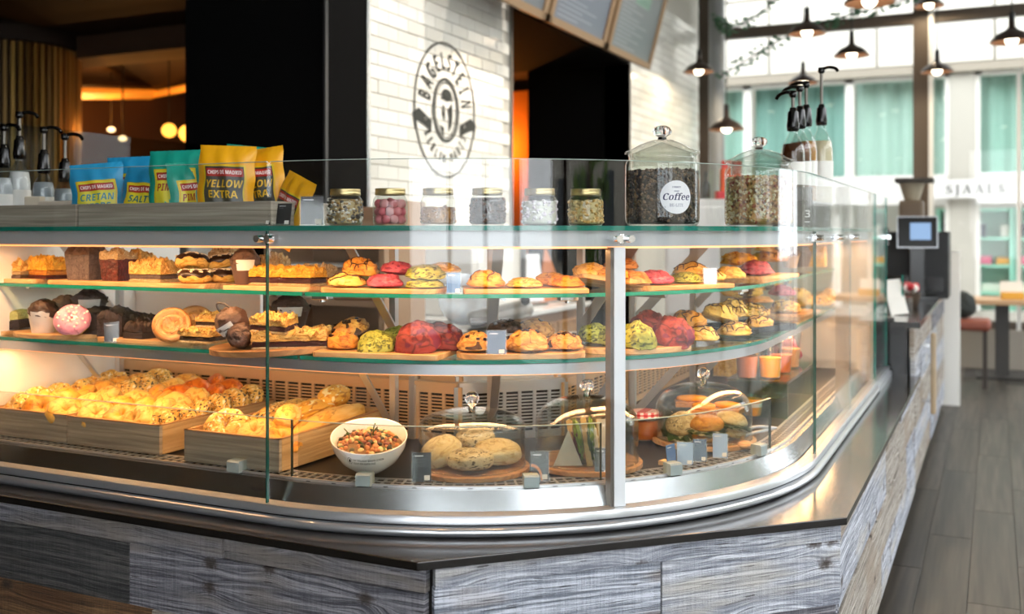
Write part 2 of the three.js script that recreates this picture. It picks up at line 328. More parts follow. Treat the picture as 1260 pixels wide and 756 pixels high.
// ------------------------------------------------------------------ tiled wall behind the bar, black pier and recess (plane x = -3)
M.tile = phys({ color: 0xe9e8e3, roughness: 0.16 });
M.tileB = phys({ color: 0xdddcd6, roughness: 0.2 });
M.grout = std(0xbdbab2, 0.9);
const tileGeo = new RoundedBoxGeometry(0.014, 0.074, 0.202, 1, 0.004);
const tileHalf = new RoundedBoxGeometry(0.014, 0.074, 0.098, 1, 0.004);
function tiled(name, za, zb, ya, yb, x) {
  const w = struct(name, boxAt(x - 0.25, x, 0, ROOM.top, zb, za), M.grout);
  let r = 0;
  for (let y = ya; y < yb; y += 0.0765, r++) {
    let z = za - (r % 2 ? 0.104 : 0.002) - 0.101;
    if (r % 2) part(w, 'wall_tile', tileHalf, r % 3 ? M.tile : M.tileB, [x + 0.004 + 0.001 * Math.sin(r * 5), y, za - 0.051]);
    for (; z - 0.102 > zb; z -= 0.2045) part(w, 'wall_tile', tileGeo, (Math.sin(z * 37 + r * 11) > 0.3) ? M.tileB : M.tile, [x + 0.004 + 0.0015 * Math.sin(z * 91 + r * 7), y, z]);
  }
  return w;
}
tiled('wall_tiled', -4.52, -6.28, 1.02, 3.75, -3.0);
tiled('wall_tiled_end', -8.82, -11.2, 1.45, 3.6, -3.0);
struct('trim_4', boxAt(-3.0, -2.975, 0, ROOM.top, -4.52, -4.495), M.brushed);
struct('trim_5', boxAt(-3.0, -2.985, 0, ROOM.top, -6.30, -6.28), M.aluDark);
struct('wall_pier', merge([boxAt(-3.88, -2.98, 0, ROOM.top, -4.49, -4.13)]), M.blackWall);
struct('trim_6', boxAt(-2.985, -2.97, 0, ROOM.top, -4.14, -4.12), std(0x2a2a2c, 0.4));
struct('wall_recess', merge([boxAt(-4.02, -3.0, 0, 2.92, -8.98, -8.82), boxAt(-4.9, -3.0, 2.92, ROOM.top, -8.82, -6.3)]), M.blackWall);
struct('wall_corridor', boxAt(-5.2, -3.9, 0, 2.92, -10.2, -10.0), std(0xc07a2c, 0.8));
{ // warm lamp and red notice in the passage behind the recess
  const t = solo('notice_board', 'small red notice board on the orange wall behind the black recess', 'notice', box(0.3, 0.5, 0.02, 0.004), std(0xa8322a, 0.6), [-4.2, 1.95, -9.98]);
  const l = thing('corridor_lamp', 'round wall lamp lighting the orange passage wall', 'lamp', [-4.9, 2.3, -9.75]);
  part(l, 'globe', new THREE.SphereGeometry(0.09, 20, 14), std(0xffd9a0, 0.5, { emissive: 0xffa040, emissiveIntensity: 4 }));
  part(l, 'wall_arm', tube([[0, 0, 0], [0, 0.02, -0.12], [0, 0.02, -0.25]], 0.012, 8, 8), M.black);
  const p = new THREE.PointLight(0xff9a3c, 3.5, 0, 2); p.castShadow = true; l.add(p);
}
{ // printed emblem on the tiles
  const c = document.createElement('canvas'); c.width = 512; c.height = 768; const g = c.getContext('2d');
  g.fillStyle = '#000'; g.fillRect(0, 0, 512, 768); g.strokeStyle = g.fillStyle = '#fff';
  const oval = (rx, ry, w) => { g.lineWidth = w; g.beginPath(); g.ellipse(256, 384, rx, ry, 0, 0, Math.PI * 2); g.stroke(); };
  oval(236, 368, 10); oval(98, 170, 14); oval(82, 152, 6);
  const arc = (str, rx, ry, a0, a1, size, flip) => { g.font = 'bold ' + size + 'px sans-serif'; g.textAlign = 'center'; g.textBaseline = 'middle'; [...str].forEach((ch, i) => { const a = a0 + (a1 - a0) * i / (str.length - 1); g.save(); g.translate(256 + rx * Math.cos(a), 384 + ry * Math.sin(a)); g.rotate(flip ? Math.atan2(rx * -Math.sin(a), -ry * Math.cos(a) * -1) * 0 + a - Math.PI / 2 : a + Math.PI / 2); g.scale(0.8, 1.5); g.fillText(ch, 0, 0); g.restore(); }); };
  arc('BAGELSTEIN', 166, 268, -Math.PI * 0.93, -Math.PI * 0.07, 84, false);
  arc('BERLIN PARIS', 165, 270, Math.PI * 0.83, Math.PI * 0.17, 46, true);
  // ribbon
  g.lineWidth = 8;
  for (const s of [-1, 1]) { g.save(); g.translate(256, 0); g.scale(s, 1); g.beginPath(); g.moveTo(110, 455); g.quadraticCurveTo(170, 420, 206, 400); g.lineTo(250, 432); g.lineTo(232, 520); g.lineTo(222, 470); g.quadraticCurveTo(170, 480, 112, 520); g.closePath(); g.fill(); g.restore(); }
  g.fillStyle = '#000'; g.font = 'bold 26px sans-serif'; g.fillText('N', 100, 452); g.fillText('B', 408, 452);
  // plain bust in the oval
  g.fillStyle = '#fff'; g.beginPath(); g.ellipse(262, 300, 40, 34, 0, 0, 7); g.fill(); g.fillRect(216, 316, 96, 12);
  g.beginPath(); g.moveTo(232, 350); g.lineTo(228, 410); g.lineTo(250, 450); g.lineTo(244, 368); g.closePath(); g.fill();
  g.beginPath(); g.moveTo(300, 340); g.quadraticCurveTo(318, 400, 296, 470); g.lineTo(274, 500); g.lineTo(280, 420); g.lineTo(270, 380); g.closePath(); g.fill();
  g.beginPath(); g.moveTo(206, 470); g.lineTo(240, 482); g.lineTo(236, 530); g.closePath(); g.fill();
  const t = new THREE.CanvasTexture(c);
  const mat = std(0x141a18, 0.6, { alphaMap: t, transparent: true });
  const geo = new THREE.PlaneGeometry(0.80, 0.84).rotateY(Math.PI / 2);
  solo('wall_emblem', 'large printed oval emblem with arched lettering on the white tiled wall', 'emblem', geo, mat, [-2.984, 2.12, -5.36]);
}
{ // three tilted menu boards over the recess
  const scr = k => std(0xffffff, 0.35, { map: canvasTex(256, 320, (g, w, h) => { g.fillStyle = ['#59616c', '#5d6676', '#626a70'][k]; g.fillRect(0, 0, w, h); g.fillStyle = 'rgba(200,206,214,0.35)'; for (let i = 0; i < 26; i++) g.fillRect(22, 18 + i * 11.4, 60 + ((i * 53 + k * 31) % 120), 3.2); if (k === 2) { g.fillStyle = 'rgba(90,150,120,0.5)'; g.fillRect(90, 110, 90, 70); } }) });
  [[-5.66, 'menu board hung nearest the tiled wall with the emblem'], [-6.79, 'menu board hung between two other menu boards over the recess'], [-7.93, 'menu board hung at the far end of the row over the recess']].forEach(([z, label], k) => {
    const t = thing('menu_board', 'wood-framed grey ' + label, 'menu board', [-2.72, 2.80, z], Math.PI / 2, 'menu boards over the bar recess');
    t.rotation.order = 'YXZ'; t.rotation.x = 0.26;
    const w = 1.07, h = 1.0;
    part(t, 'screen', box(w - 0.08, h - 0.08, 0.02), scr(k), [0, h / 2, 0.0]);
    part(t, 'frame', merge([box(w, 0.05, 0.05).translate(0, 0.025, 0), box(w, 0.05, 0.05).translate(0, h - 0.025, 0), box(0.05, h, 0.05).translate(-w / 2 + 0.025, h / 2, 0), box(0.05, h, 0.05).translate(w / 2 - 0.025, h / 2, 0)]), std(0x8a7256, 0.6));
    for (const s of [-0.3, 0.3]) part(t, 'bracket', bar([s, h - 0.1, -0.02], [s, h + 0.25, -0.34], 0.012), M.black);
  });
}

// ------------------------------------------------------------------ ceiling track with spots that wash the tiled wall (their dots show in the tiles)
{
  const tr = thing('light_track', 'black ceiling track above the staff side of the bar', 'light track', [-1.2, ROOM.top - 0.03, -5.6]);
  part(tr, 'rail', box(0.04, 0.03, 4.6, 0.004), M.black);
  [[-4.0, 2.2, 'nearest the black pier'], [-5.2, 2.0, 'facing the printed emblem'], [-6.4, 2.2, 'beside the recess'], [-7.6, 2.4, 'at the far end of the track']].forEach(([z, y, l]) => {
    const t = thing('track_spot', 'small black track spot ' + l, 'spot lamp', [-1.2, ROOM.top - 0.12, z], 0, 'track spots over the bar'); const a = Math.atan2(ROOM.top - 0.12 - y, 1.8);
    const hd = part(t, 'head', cyl(0.045, 0.04, 0.13, 20).rotateZ(Math.PI / 2 + 0).translate(0.02, 0, 0), M.blackSatin, [0, 0, 0], [0, 0, a]); part(t, 'stem', cyl(0.01, 0.01, 0.08, 10), M.black);
    part(t, 'lens', new THREE.SphereGeometry(0.034, 16, 10), std(0xfff6e6, 0.4, { emissive: 0xfff0dc, emissiveIntensity: 6 }), [-0.118 * Math.cos(a), -0.118 * Math.sin(a), 0]);
    const s = new THREE.SpotLight(0xfff2e2, 11, 0, 0.85, 0.9, 2); s.position.set(-0.16 * Math.cos(a), -0.16 * Math.sin(a), 0); s.castShadow = true; t.add(s); s.target.position.set(-1.8, y - (ROOM.top - 0.12), 0); t.add(s.target);
  });
}
// ------------------------------------------------------------------ dim lounge on the far side: clad column, lit cove, globes
{
  const [px, pz] = [-7.551, -5.935], r = 0.56;
  const col = thing('clad_column', 'round column clad in upright brass and timber slats', 'column', [px, 0, pz]);
  part(col, 'core', cyl(r - 0.03, r - 0.03, 3.05, 40), std(0x3a2a14, 0.7));
  part(col, 'capital', cyl(r + 0.03, r + 0.03, 0.12, 40), std(0x2c1e14, 0.7), [0, 2.93, 0]);
  const sg = new RoundedBoxGeometry(0.034, 2.92, 0.05, 1, 0.006), sm = [std(0xa07c3c, 0.35, { metalness: 0.55 }), std(0x7d5e2c, 0.4, { metalness: 0.5 })];
  for (let i = 0; i < 64; i++) { const a = i / 64 * Math.PI * 2; part(col, 'slat', sg, sm[i % 3 ? 0 : 1], [Math.sin(a) * r, 1.46, Math.cos(a) * r], [0, a, 0]); }
  const beam = struct('ceiling_beam', boxAt(-8.9, -4.05, 2.86, 3.05, -6.6, -6.2), std(0x5a4433, 0.8));
  const cv = thing('cove_light', 'amber light strip running round the lounge ceiling', 'ceiling light', [0, 0, 0]);
  const cm = std(0xffc070, 0.5, { emissive: 0xff8a1e, emissiveIntensity: 0.5 });
  const a = [-7.409, -6.445], b = [-8.960, -9.030], e = [-7.593, -8.129];
  part(cv, 'strip', merge([flatBar([a[0], 2.62, a[1]], [b[0], 3.02, b[1]], 0.12, 0.06), flatBar([b[0], 3.02, b[1]], [e[0], 2.9, e[1]], 0.06, 0.06)]), cm);
  part(cv, 'channel', merge([flatBar([a[0], 2.68, a[1]], [b[0], 3.08, b[1]], 0.16, 0.06)]), std(0x3a281a, 0.7));
  const pl = new THREE.PointLight(0xff9a3c, 0.9, 0, 2); pl.position.set((a[0] + b[0]) / 2, 2.6, (a[1] + b[1]) / 2 + 0.3); pl.castShadow = true; cv.add(pl);
  const globe = (u, v, d, r, label) => {
    const [x, z] = u, y = v;
    const t = thing('globe_lamp', label, 'lamp', [x, y, z], 0, 'globe lamps in the lounge');
    part(t, 'globe', new THREE.SphereGeometry(r, 24, 16), std(0xffd9a0, 0.5, { emissive: 0xffab3d, emissiveIntensity: 2.2 }));
    part(t, 'cord', cyl(0.006, 0.006, 3.04 - y), M.black, [0, 0, 0]);
    const p = new THREE.PointLight(0xffa040, 0.7, 0, 2); p.castShadow = true; t.add(p);
  };
  globe([-7.043, -7.283], 2.35, 0, 0.066, 'glowing amber globe lamp hanging clear of the black pier');
  globe([-7.314, -7.819], 2.38, 0, 0.085, 'glowing amber globe lamp half hidden by the black pier');
  for (const [x, z, y, l] of [[-8.242, -7.710, 2.45, 'tiny warm spot lamp, the higher of two in the lounge'], [-7.748, -7.391, 2.31, 'tiny warm spot lamp, the lower of two in the lounge']]) {
    const t = thing('spot_lamp', l, 'lamp', [x, y, z]);
    part(t, 'lens', new THREE.SphereGeometry(0.035, 14, 10).scale(1.2, 0.7, 1), std(0xfff0d0, 0.4, { emissive: 0xffd9a0, emissiveIntensity: 2.6 }));
    part(t, 'stem', cyl(0.008, 0.008, 3.04 - y), M.black);
    const p = new THREE.PointLight(0xffc070, 0.6, 0, 2); p.castShadow = true; t.add(p);
  }
  // low partition with a glass screen on top, behind the chips
  struct('wall_partition', boxAt(-4.7, -3.85, 0, 1.45, -6.2, -6.1), std(0x24201d, 0.7));
  const gs = thing('glass_screen', 'tall clear glass screen standing behind the crisp bags', 'glass screen', [-3.62, 0, 0]);
  part(gs, 'pane', boxAt(-0.004, 0.004, 1.0, 1.825, -3.98, -2.6), M.glassDull);
  part(gs, 'foot_rail', boxAt(-0.02, 0.02, 0.93, 1.0, -3.98, -2.6), M.aluDark);
  const ww = struct('wall_low', boxAt(-3.66, -3.58, 0, 0.93, -4.0, -2.6), std(0x2a2522, 0.7));
}

// ------------------------------------------------------------------ the street and the shop across it
{
  const st = struct('street', boxAt(-40, 40, -0.35, -0.22, -70, 45), std(0x9a9a98, 0.9));
  const b = thing('shop_building', 'pale shop building across the street with tall curtained windows', 'building', [0, 0, -16.2]);
  const pale = std(0xaaa69b, 0.8), panel = std(0xc4c0b6, 0.8), fr = std(0xd9d7cf, 0.6);
  part(b, 'wall', merge([boxAt(-9, 7, 3.85, 9.0, -0.4, 0), boxAt(-9, 7, -0.22, 0.25, -0.4, 0), boxAt(-9, -5.2, 0, 4, -0.4, 0), boxAt(4.6, 7, 0, 4, -0.4, 0), boxAt(-9, 7, 0, 9, -3.4, -3.2)]), pale);
  for (let i = 0; i < 8; i++) for (let j = 0; j < 2; j++) part(b, 'fascia_panel', box(1.56, 1.16, 0.05, 0.008), panel, [-5.6 + i * 1.6, 4.45 + j * 1.2, 0.04]);
  part(b, 'cornice', boxAt(-6, 5, 3.72, 3.84, 0, 0.16), std(0x8d8577, 0.7));
  const curtain = (x0, x1, y0, y1, z, mat) => { const n = 60, g = new THREE.PlaneGeometry(x1 - x0, y1 - y0, n, 1), p = g.attributes.position; for (let i = 0; i < p.count; i++) p.setZ(i, 0.045 * Math.sin(p.getX(i) * 21) + 0.03 * Math.sin(p.getX(i) * 8.3 + x0)); g.computeVertexNormals(); return part(b, 'curtain', g, mat, [(x0 + x1) / 2, (y0 + y1) / 2, z]); };
  const teal = [0x8fb5a6, 0x7da79b, 0xa3c2b4, 0x6d9a92].map(c => std(c, 0.8, { side: THREE.DoubleSide }));
  const bays = [-5.2, -3.55, -2.0, -0.6, -0.25, 1.2, 2.8, 4.5];
  for (let i = 0; i + 1 < bays.length; i++) {
    if (i === 3) { part(b, 'pilaster', boxAt(bays[i], bays[i + 1], 0, 3.74, -0.3, 0.06), pale); continue; }
    curtain(bays[i] + 0.05, bays[i + 1] - 0.05, 2.25, 3.72, -0.35, teal[i % 4]);
    const w = part(b, 'window_frame', merge([boxAt(bays[i], bays[i] + 0.06, 0.25, 3.72, -0.1, 0.03), boxAt(bays[i + 1] - 0.06, bays[i + 1], 0.25, 3.72, -0.1, 0.03), boxAt(bays[i], bays[i + 1], 3.66, 3.72, -0.1, 0.03)]), fr);
    part(w, 'pane', boxAt(bays[i] + 0.06, bays[i + 1] - 0.06, 2.3, 3.66, -0.05, -0.042), M.pane);
    part(w, 'pane', boxAt(bays[i] + 0.06, bays[i + 1] - 0.06, 0.25, 1.78, -0.05, -0.042), M.pane);
  }
  for (const [x, c] of [[-0.02, 0x4f86a8], [0.4, 0x5f8fae], [0.9, 0x3f6f8f]]) part(b, 'hanging_scarf', blob(0.12, 0.55, 0.05, { n: 0.15, flat: 1, s: x }), std(c, 0.8), [x, 2.3, -0.62]);
  part(b, 'sign_board', boxAt(-5.2, -0.62, 1.80, 2.24, 0.0, 0.10), std(0xc9c6bf, 0.7));
  const sg = thing('shop_sign', 'long white shop sign with dark serif lettering across the street', 'sign', [1.76, 2.02, -16.06]);
  part(sg, 'board', box(4.0, 0.44, 0.08, 0.01), std(0xcfcdc8, 0.6));
  const LX = [-0.253, -16.020][0] - 1.76; const lt = canvasTex(512, 112, (g, w, h) => { g.fillStyle = '#cfcdc8'; g.fillRect(0, 0, w, h); g.fillStyle = '#1c1e22'; g.font = 'bold 76px serif'; g.textAlign = 'center'; g.textBaseline = 'middle'; g.letterSpacing = '10px'; g.fillText('SJAALS', w / 2 + 4, h / 2 + 4); });
  part(sg, 'lettering', new THREE.PlaneGeometry(1.22, 0.27), std(0xffffff, 0.6, { map: lt }), [LX, 0, 0.042]);
  const cab = (x, label) => {
    const t = thing('display_cabinet', label, 'cabinet', [x, -0.2, -16.6], 0, 'mint cabinets in the shop across the street');
    const m = std(0x86c4ac, 0.6), w = 0.46, h = 1.95;
    part(t, 'back', box(w, h, 0.03).translate(0, h / 2, -0.2), std(0xb8dccc, 0.7));
    part(t, 'side_panel', box(0.07, h, 0.42).translate(-w / 2, h / 2, 0), m); part(t, 'side_panel', box(0.07, h, 0.42).translate(w / 2, h / 2, 0), m);
    for (const y of [0.1, 0.4, 0.7, 1.1, 1.5, 1.92]) part(t, 'shelf', box(w - 0.07, 0.04, 0.4).translate(0, y, 0), m);
    const bits = [[-0.16, 1.52, 0.09, 0.2, 0x3d4a50], [0.14, 1.52, 0.12, 0.18, 0xe6e2d6], [-0.13, 1.12, 0.18, 0.12, 0xd86a86], [0.12, 1.12, 0.2, 0.1, 0xe0a03a], [-0.06, 0.72, 0.24, 0.12, 0xcfd8c8], [0.18, 0.72, 0.1, 0.16, 0x597a55]];
    for (const [bx, by, bw, bh, c] of bits) part(t, 'folded_goods', box(bw, bh, 0.2, 0.01), std(c, 0.8), [bx, by + bh / 2, 0.02]);
  };
  cab([-0.528, -16.600][0], 'mint green open cabinet behind the shop window, beside the pilaster');
  cab([-0.000, -16.600][0], 'mint green open cabinet behind the shop window, away from the pilaster');
  cab([0.512, -16.600][0], 'mint green open cabinet in the shop, at the end of the row');
}

// ------------------------------------------------------------------ the street side beyond the long window: plane trees and a stone front, mirrored in the curved glass
{
  const b = thing('stone_building', 'grey stone building across the side street with dark windows', 'building', [15.5, -0.22, -4]);
  part(b, 'wall', boxAt(0, 1, 0, 6.6, -16, 16), std(0xa39c90, 0.85));
  const wg = box(0.06, 1.9, 1.3), wm = std(0x2c3236, 0.2);
  for (let r = 0; r < 2; r++) for (let i = 0; i < 11; i++) part(b, 'window', wg, wm, [-0.02, 1.9 + r * 3.2, -14.5 + i * 2.9]);
  const leafM = std(0x688438, 0.7), barkM = std(0x5a4a3a, 0.85);
  [[9.2, -9.5, 'plane tree outside the long window, furthest along the street'], [8.4, -5.6, 'plane tree outside the long window, level with the till'], [8.6, 3.0, 'plane tree outside the long window, past the near corner']].forEach(([x, z, l], k) => {
    const t = thing('street_tree', l, 'tree', [x, -0.22, z], 0, 'plane trees in the side street'); part(t, 'trunk', tube([[0, 0, 0], [0.06, 1.2, 0.04], [0, 2.6, 0]], 0.14, 8, 10), barkM);
    const gs = []; for (let i = 0; i < 200; i++) { const a = rnd() * 6.28, q = Math.sqrt(rnd()), h = rnd() * 2 - 1, r = Math.sqrt(1 - h * h) * q; gs.push(new THREE.SphereGeometry(0.2, 5, 4).scale(1, 0.3, 0.7).rotateX(rnd() * 3).rotateZ(rnd() * 3).translate(r * 1.35 * Math.cos(a), 2.9 + h * 1.7, r * 1.35 * Math.sin(a))); }
    part(t, 'foliage', merge(gs), leafM).userData.kind = 'stuff';
  });
}

// ------------------------------------------------------------------ the bar counter: reclaimed boards under a dark ledge
{
  const ct = thing('bar_counter', 'long corner counter clad in grey reclaimed boards under a dark polished ledge', 'counter', [0, 0, 0]);
  const A = [-1.14, -1.95], B = [-0.37, -2.72];
  const core = new THREE.Shape([[-3.4, 1.99], [-1.16, 1.99], [-0.41, 2.74], [-0.41, 8.8], [-1.25, 8.8], [-1.25, 2.9], [-1.48, 2.62], [-3.4, 2.62]].map(p => new THREE.Vector2(...p)));
  part(ct, 'carcass', new THREE.ExtrudeGeometry(core, { depth: 0.64, bevelEnabled: false }).rotateX(-Math.PI / 2), std(0x2c2825, 0.8));
  const led = new THREE.Shape([[-3.4, 1.92], [-1.14, 1.92], [-0.34, 2.69], [-0.34, 5.5], [-1.25, 5.5], [-1.25, 2.9], [-1.48, 2.62], [-3.4, 2.62]].map(p => new THREE.Vector2(...p)));
  part(ct, 'ledge', new THREE.ExtrudeGeometry(led, { depth: 0.016, bevelEnabled: true, bevelSize: 0.002, bevelThickness: 0.002, bevelSegments: 2 }).rotateX(-Math.PI / 2).translate(0, 0.642, 0), M.ledge);
  let bn = 0;
  const board = (len, y0, y1, kind, x, z, turn, proud = 0) => {       // x, z: its left end; runs along +x turned by turn
    const h = y1 - y0 - 0.0015, g = new RoundedBoxGeometry(len - 0.0015, h, 0.022, 1, 0.002), p = g.attributes.position, uv = g.attributes.uv, o = (bn++ * 0.37) % 1;
    for (let i = 0; i < p.count; i++) uv.setXY(i, p.getX(i) / 1.6 + o, p.getY(i) / 0.2 + o * 3);
    const c = Math.cos(turn), s = Math.sin(turn), off = proud + 0.004 * Math.sin(bn * 2.3);
    part(ct, 'board', g, M.boards[kind], [x + c * len / 2 + s * off, (y0 + y1) / 2, z - s * len / 2 + c * off], [0, turn, 0]);
  };
  const run = (rows, x, z, turn) => { for (const [y0, y1, list] of rows) { let s = 0; for (const [len, kind] of list) { board(len, y0, y1, kind, x + Math.cos(turn) * s, z - Math.sin(turn) * s, turn); s += len; } } };
  run([[0.575, 0.640, [[1.66, 0], [0.575, 0]]], [0.415, 0.575, [[1.35, 2], [0.885, 0]]], [0.255, 0.415, [[1.43, 3], [0.805, 4]]], [0.10, 0.255, [[1.0, 1], [1.235, 2]]]], -3.38, -1.97, 0);
  run([[0.590, 0.640, [[1.08, 1]]], [0.425, 0.590, [[0.565, 5], [0.515, 1]]], [0.265, 0.425, [[0.4, 1], [0.68, 0]]], [0.10, 0.265, [[0.7, 4], [0.38, 1]]]], A[0] + 0.01, A[1] - 0.02, Math.PI / 4);
  run([[0.57, 0.640, [[1.9, 4], [0.88, 1]]], [0.40, 0.57, [[1.3, 1], [1.48, 4]]], [0.235, 0.40, [[2.2, 4], [0.58, 5]]], [0.08, 0.235, [[1.1, 4], [1.68, 1]]]], B[0] - 0.005, B[1], Math.PI / 2);
  run([[0.75, 0.90, [[1.6, 4], [1.65, 0]]], [0.57, 0.75, [[2.1, 1], [1.15, 4]]], [0.40, 0.57, [[1.5, 4], [1.75, 1]]], [0.235, 0.40, [[1.9, 1], [1.35, 4]]], [0.08, 0.235, [[1.4, 4], [1.85, 5]]]], B[0] - 0.005, -5.5, Math.PI / 2);
  part(ct, 'plinth', merge([boxAt(-3.3, -1.25, 0, 0.1, -2.5, -2.03), boxAt(-1.2, -0.45, 0, 0.08, -8.7, -2.9)]), M.black);
  // raised till end
  part(ct, 'till_top', boxAt(-1.25, -0.34, 0.90, 0.93, -8.8, -5.5), M.ledge);
  part(ct, 'till_side', boxAt(-1.22, -0.40, 0.64, 0.90, -5.53, -5.5), M.blackGloss);
  part(ct, 'till_body', boxAt(-1.2, -0.41, 0.64, 0.90, -8.8, -5.54), std(0x2c2825, 0.8));
  const hd = part(ct, 'handle', new RoundedBoxGeometry(0.028, 0.44, 0.05, 2, 0.012), std(0xb09a7c, 0.4), [-0.30, 0.62, -5.95]);
  for (const s of [0.15, -0.15]) part(hd, 'handle_mount', boxAt(-0.07, 0, s - 0.01, s + 0.01, -0.01, 0.01), M.chrome);
}
{
  const w = thing('end_panel', 'tall white panel closing the end of the bar counter', 'panel', [-0.33, 0, -8.86]);
  part(w, 'board', box(0.16, 1.225, 0.03, 0.004).translate(0, 0.6125, 0), M.white);
  part(w, 'cap', box(0.17, 0.012, 0.04, 0.002), M.frameWhite, [0, 1.231, 0]);
}

// ------------------------------------------------------------------ the curved glass display case
const DECK = 0.757, S3 = 1.061, S2 = 1.225, JS = 1.398, LEFT = -1.17, RIGHT = LARC + 1.72;
const dcase = thing('display_case', 'curved glass bakery display case with steel rails and glass shelves', 'display case', [0, 0, 0]);
{
  const T = dcase, full = plan(LEFT, RIGHT);
  // base: rounded sill rail, flat rail, steel apron, deck
  const low = part(T, 'base_rail', sweep(full, [[-0.03, 0.660], [0.010, 0.660], [0.018, 0.664], [0.021, 0.672], [0.018, 0.680], [0.010, 0.684], [-0.03, 0.684]], true), M.alu);
  part(T, 'rail_seal', sweep(full, rect(-0.03, 0.006, 0.684, 0.6885), true), M.blackSatin);
  part(T, 'glazing_rail', sweep(full, [[-0.03, 0.6885], [0.009, 0.6885], [0.011, 0.690], [0.011, 0.706], [0.009, 0.709], [-0.03, 0.710]], true), M.alu);
  part(T, 'apron', sweep(full, [[-0.06, 0.708], [-0.035, 0.708], [-0.052, 0.755], [-0.07, 0.755]], true), M.brushed);
  const deckP = new THREE.Shape(); deckP.moveTo(-2.8, 2.09); deckP.lineTo(CX, 2.09);
  for (let i = 1; i <= 24; i++) { const a = i / 24 * Math.PI / 2, R = CR - 0.07; deckP.lineTo(CX + R * Math.sin(a), -(CZ + R * Math.cos(a))); }
  deckP.lineTo(-0.56, 4.87); deckP.lineTo(-1.2, 4.87); deckP.lineTo(-1.2, 2.9); deckP.lineTo(-1.44, 2.66); deckP.lineTo(-2.8, 2.66); deckP.closePath();
  part(T, 'deck', new THREE.ExtrudeGeometry(deckP, { depth: 0.05, bevelEnabled: false, curveSegments: 24 }).rotateX(-Math.PI / 2).translate(0, 0.706, 0), M.slate);
  // air slots behind the apron
  part(T, 'vent_strip', sweep(full, rect(-0.13, -0.075, 0.7555, 0.7575)), std(0x161412, 0.7));
  const vb = []; for (let s = LEFT + 0.02; s < RIGHT; s += 0.028) { const p = plan(s, s + 0.006, 1); vb.push(sweep(p, rect(-0.13, -0.075, 0.7570, 0.7605))); }
  vb.push(sweep(full, rect(-0.078, -0.07, 0.755, 0.761)), sweep(full, rect(-0.136, -0.128, 0.755, 0.761)), sweep(full, rect(-0.105, -0.102, 0.757, 0.7605)));
  part(T, 'vent_grid', merge(vb), M.steel);
  // outer glass
  part(T, 'front_pane', sweep(plan(LEFT, -0.003), rect(-0.008, 0, 0.70, 1.557)), M.glass);
  part(T, 'curved_pane', sweep(plan(0.003, LARC + 0.02, 0.03), rect(-0.008, 0, 0.70, 1.557), true), M.glass);
  part(T, 'side_pane', sweep(plan(LARC + 0.026, RIGHT), rect(-0.008, 0, 0.70, 1.557)), M.glass);
  for (const [n, a, b] of [['pane_edge', -0.0065, -0.003], ['pane_edge', LARC + 0.02, LARC + 0.0225]]) part(T, n, sweep(plan(a, b), rect(-0.0085, 0.0005, 0.706, 1.385)), std(0x1a4a42, 0.15));
  for (const [a, b] of [[LEFT, -0.006], [0.006, LARC + 0.02], [LARC + 0.026, RIGHT]]) part(T, 'pane_edge', sweep(plan(a, b), rect(-0.008, 0, 1.557, 1.5585), true), std(0xa8b8b0, 0.2));
  // low inner glass with its clips
  for (const [a, b] of [[LEFT + 0.03, 0.02], [0.04, LARC * 0.5 - 0.02], [LARC * 0.5 + 0.02, LARC - 0.22]]) { part(T, 'inner_pane', sweep(plan(a, b), rect(-0.076, -0.071, 0.762, 0.905), true), M.glassClear); part(T, 'pane_edge', sweep(plan(a, b), rect(-0.0765, -0.0705, 0.905, 0.9065), true), std(0x9fb0a8, 0.2)); part(T, 'pane_edge', sweep(plan(b - 0.003, b), rect(-0.077, -0.070, 0.762, 0.906)), std(0x33403c, 0.2)); }
  for (const s of [-0.18, 0.22, 0.66, 1.08, 1.47]) { const p = plan(s, s + 0.04, 0.01); part(T, 'clip', sweep(p, [[-0.088, 0.757], [-0.056, 0.757], [-0.056, 0.783], [-0.060, 0.787], [-0.088, 0.787]]), std(0x93a09f, 0.4)); }
  // 45 degree post with its clamp
  const pm = plan(LARC * 0.5 - 0.02, LARC * 0.5 + 0.02, 1);
  part(T, 'post', sweep(plan(LARC * 0.5 - 0.012, LARC * 0.5 + 0.018, 1), rect(-0.045, -0.011, 0.71, 1.345)), M.postWhite);
  part(T, 'post_seal', sweep(plan(LARC * 0.5 - 0.021, LARC * 0.5 - 0.012, 1), rect(-0.045, -0.014, 0.71, 1.345)), M.aluDark);
  // jar shelf
  part(T, 'top_shelf', sweep(full, rect(-0.36, -0.012, 1.388, 1.397), true), M.glassShelf);
  part(T, 'shelf_edge', sweep(full, rect(-0.012, -0.0095, 1.386, 1.398), true), M.glassEdge);
  const cb = part(T, 'canopy_band', sweep(full, rect(-0.05, -0.03, 1.347, 1.386), true), M.bandGrey);
  part(T, 'canopy_tray', sweep(full, rect(-0.36, -0.05, 1.378, 1.384), true), M.white);
  const strip = part(T, 'light_strip', sweep(full, rect(-0.085, -0.034, 1.342, 1.347), true), M.ledStrip);
  // the two food shelves, straight, curved and side lengths
  for (const [y, inset, name] of [[S2, 0.15, 'upper_shelf'], [S3, 0.13, 'lower_shelf']]) for (const [a, b] of [[LEFT, -0.01], [0.0, LARC], [LARC + 0.01, RIGHT - 0.03]]) {
    const s = part(T, name, sweep(plan(a, b), rect(-0.50, -inset - 0.003, y - 0.009, y), true), M.glassShelf);
    part(s, 'shelf_edge', sweep(plan(a, b), rect(-inset - 0.003, -inset, y - 0.0095, y + 0.0005), true), M.glassEdge);
  }
  part(T, 'light_housing', sweep(plan(LEFT, RIGHT - 0.05), rect(-0.21, -0.145, 1.022, 1.048), true), M.alu);
  part(T, 'light_strip', sweep(plan(LEFT, RIGHT - 0.05), rect(-0.20, -0.155, 1.019, 1.022), true), M.ledStrip);
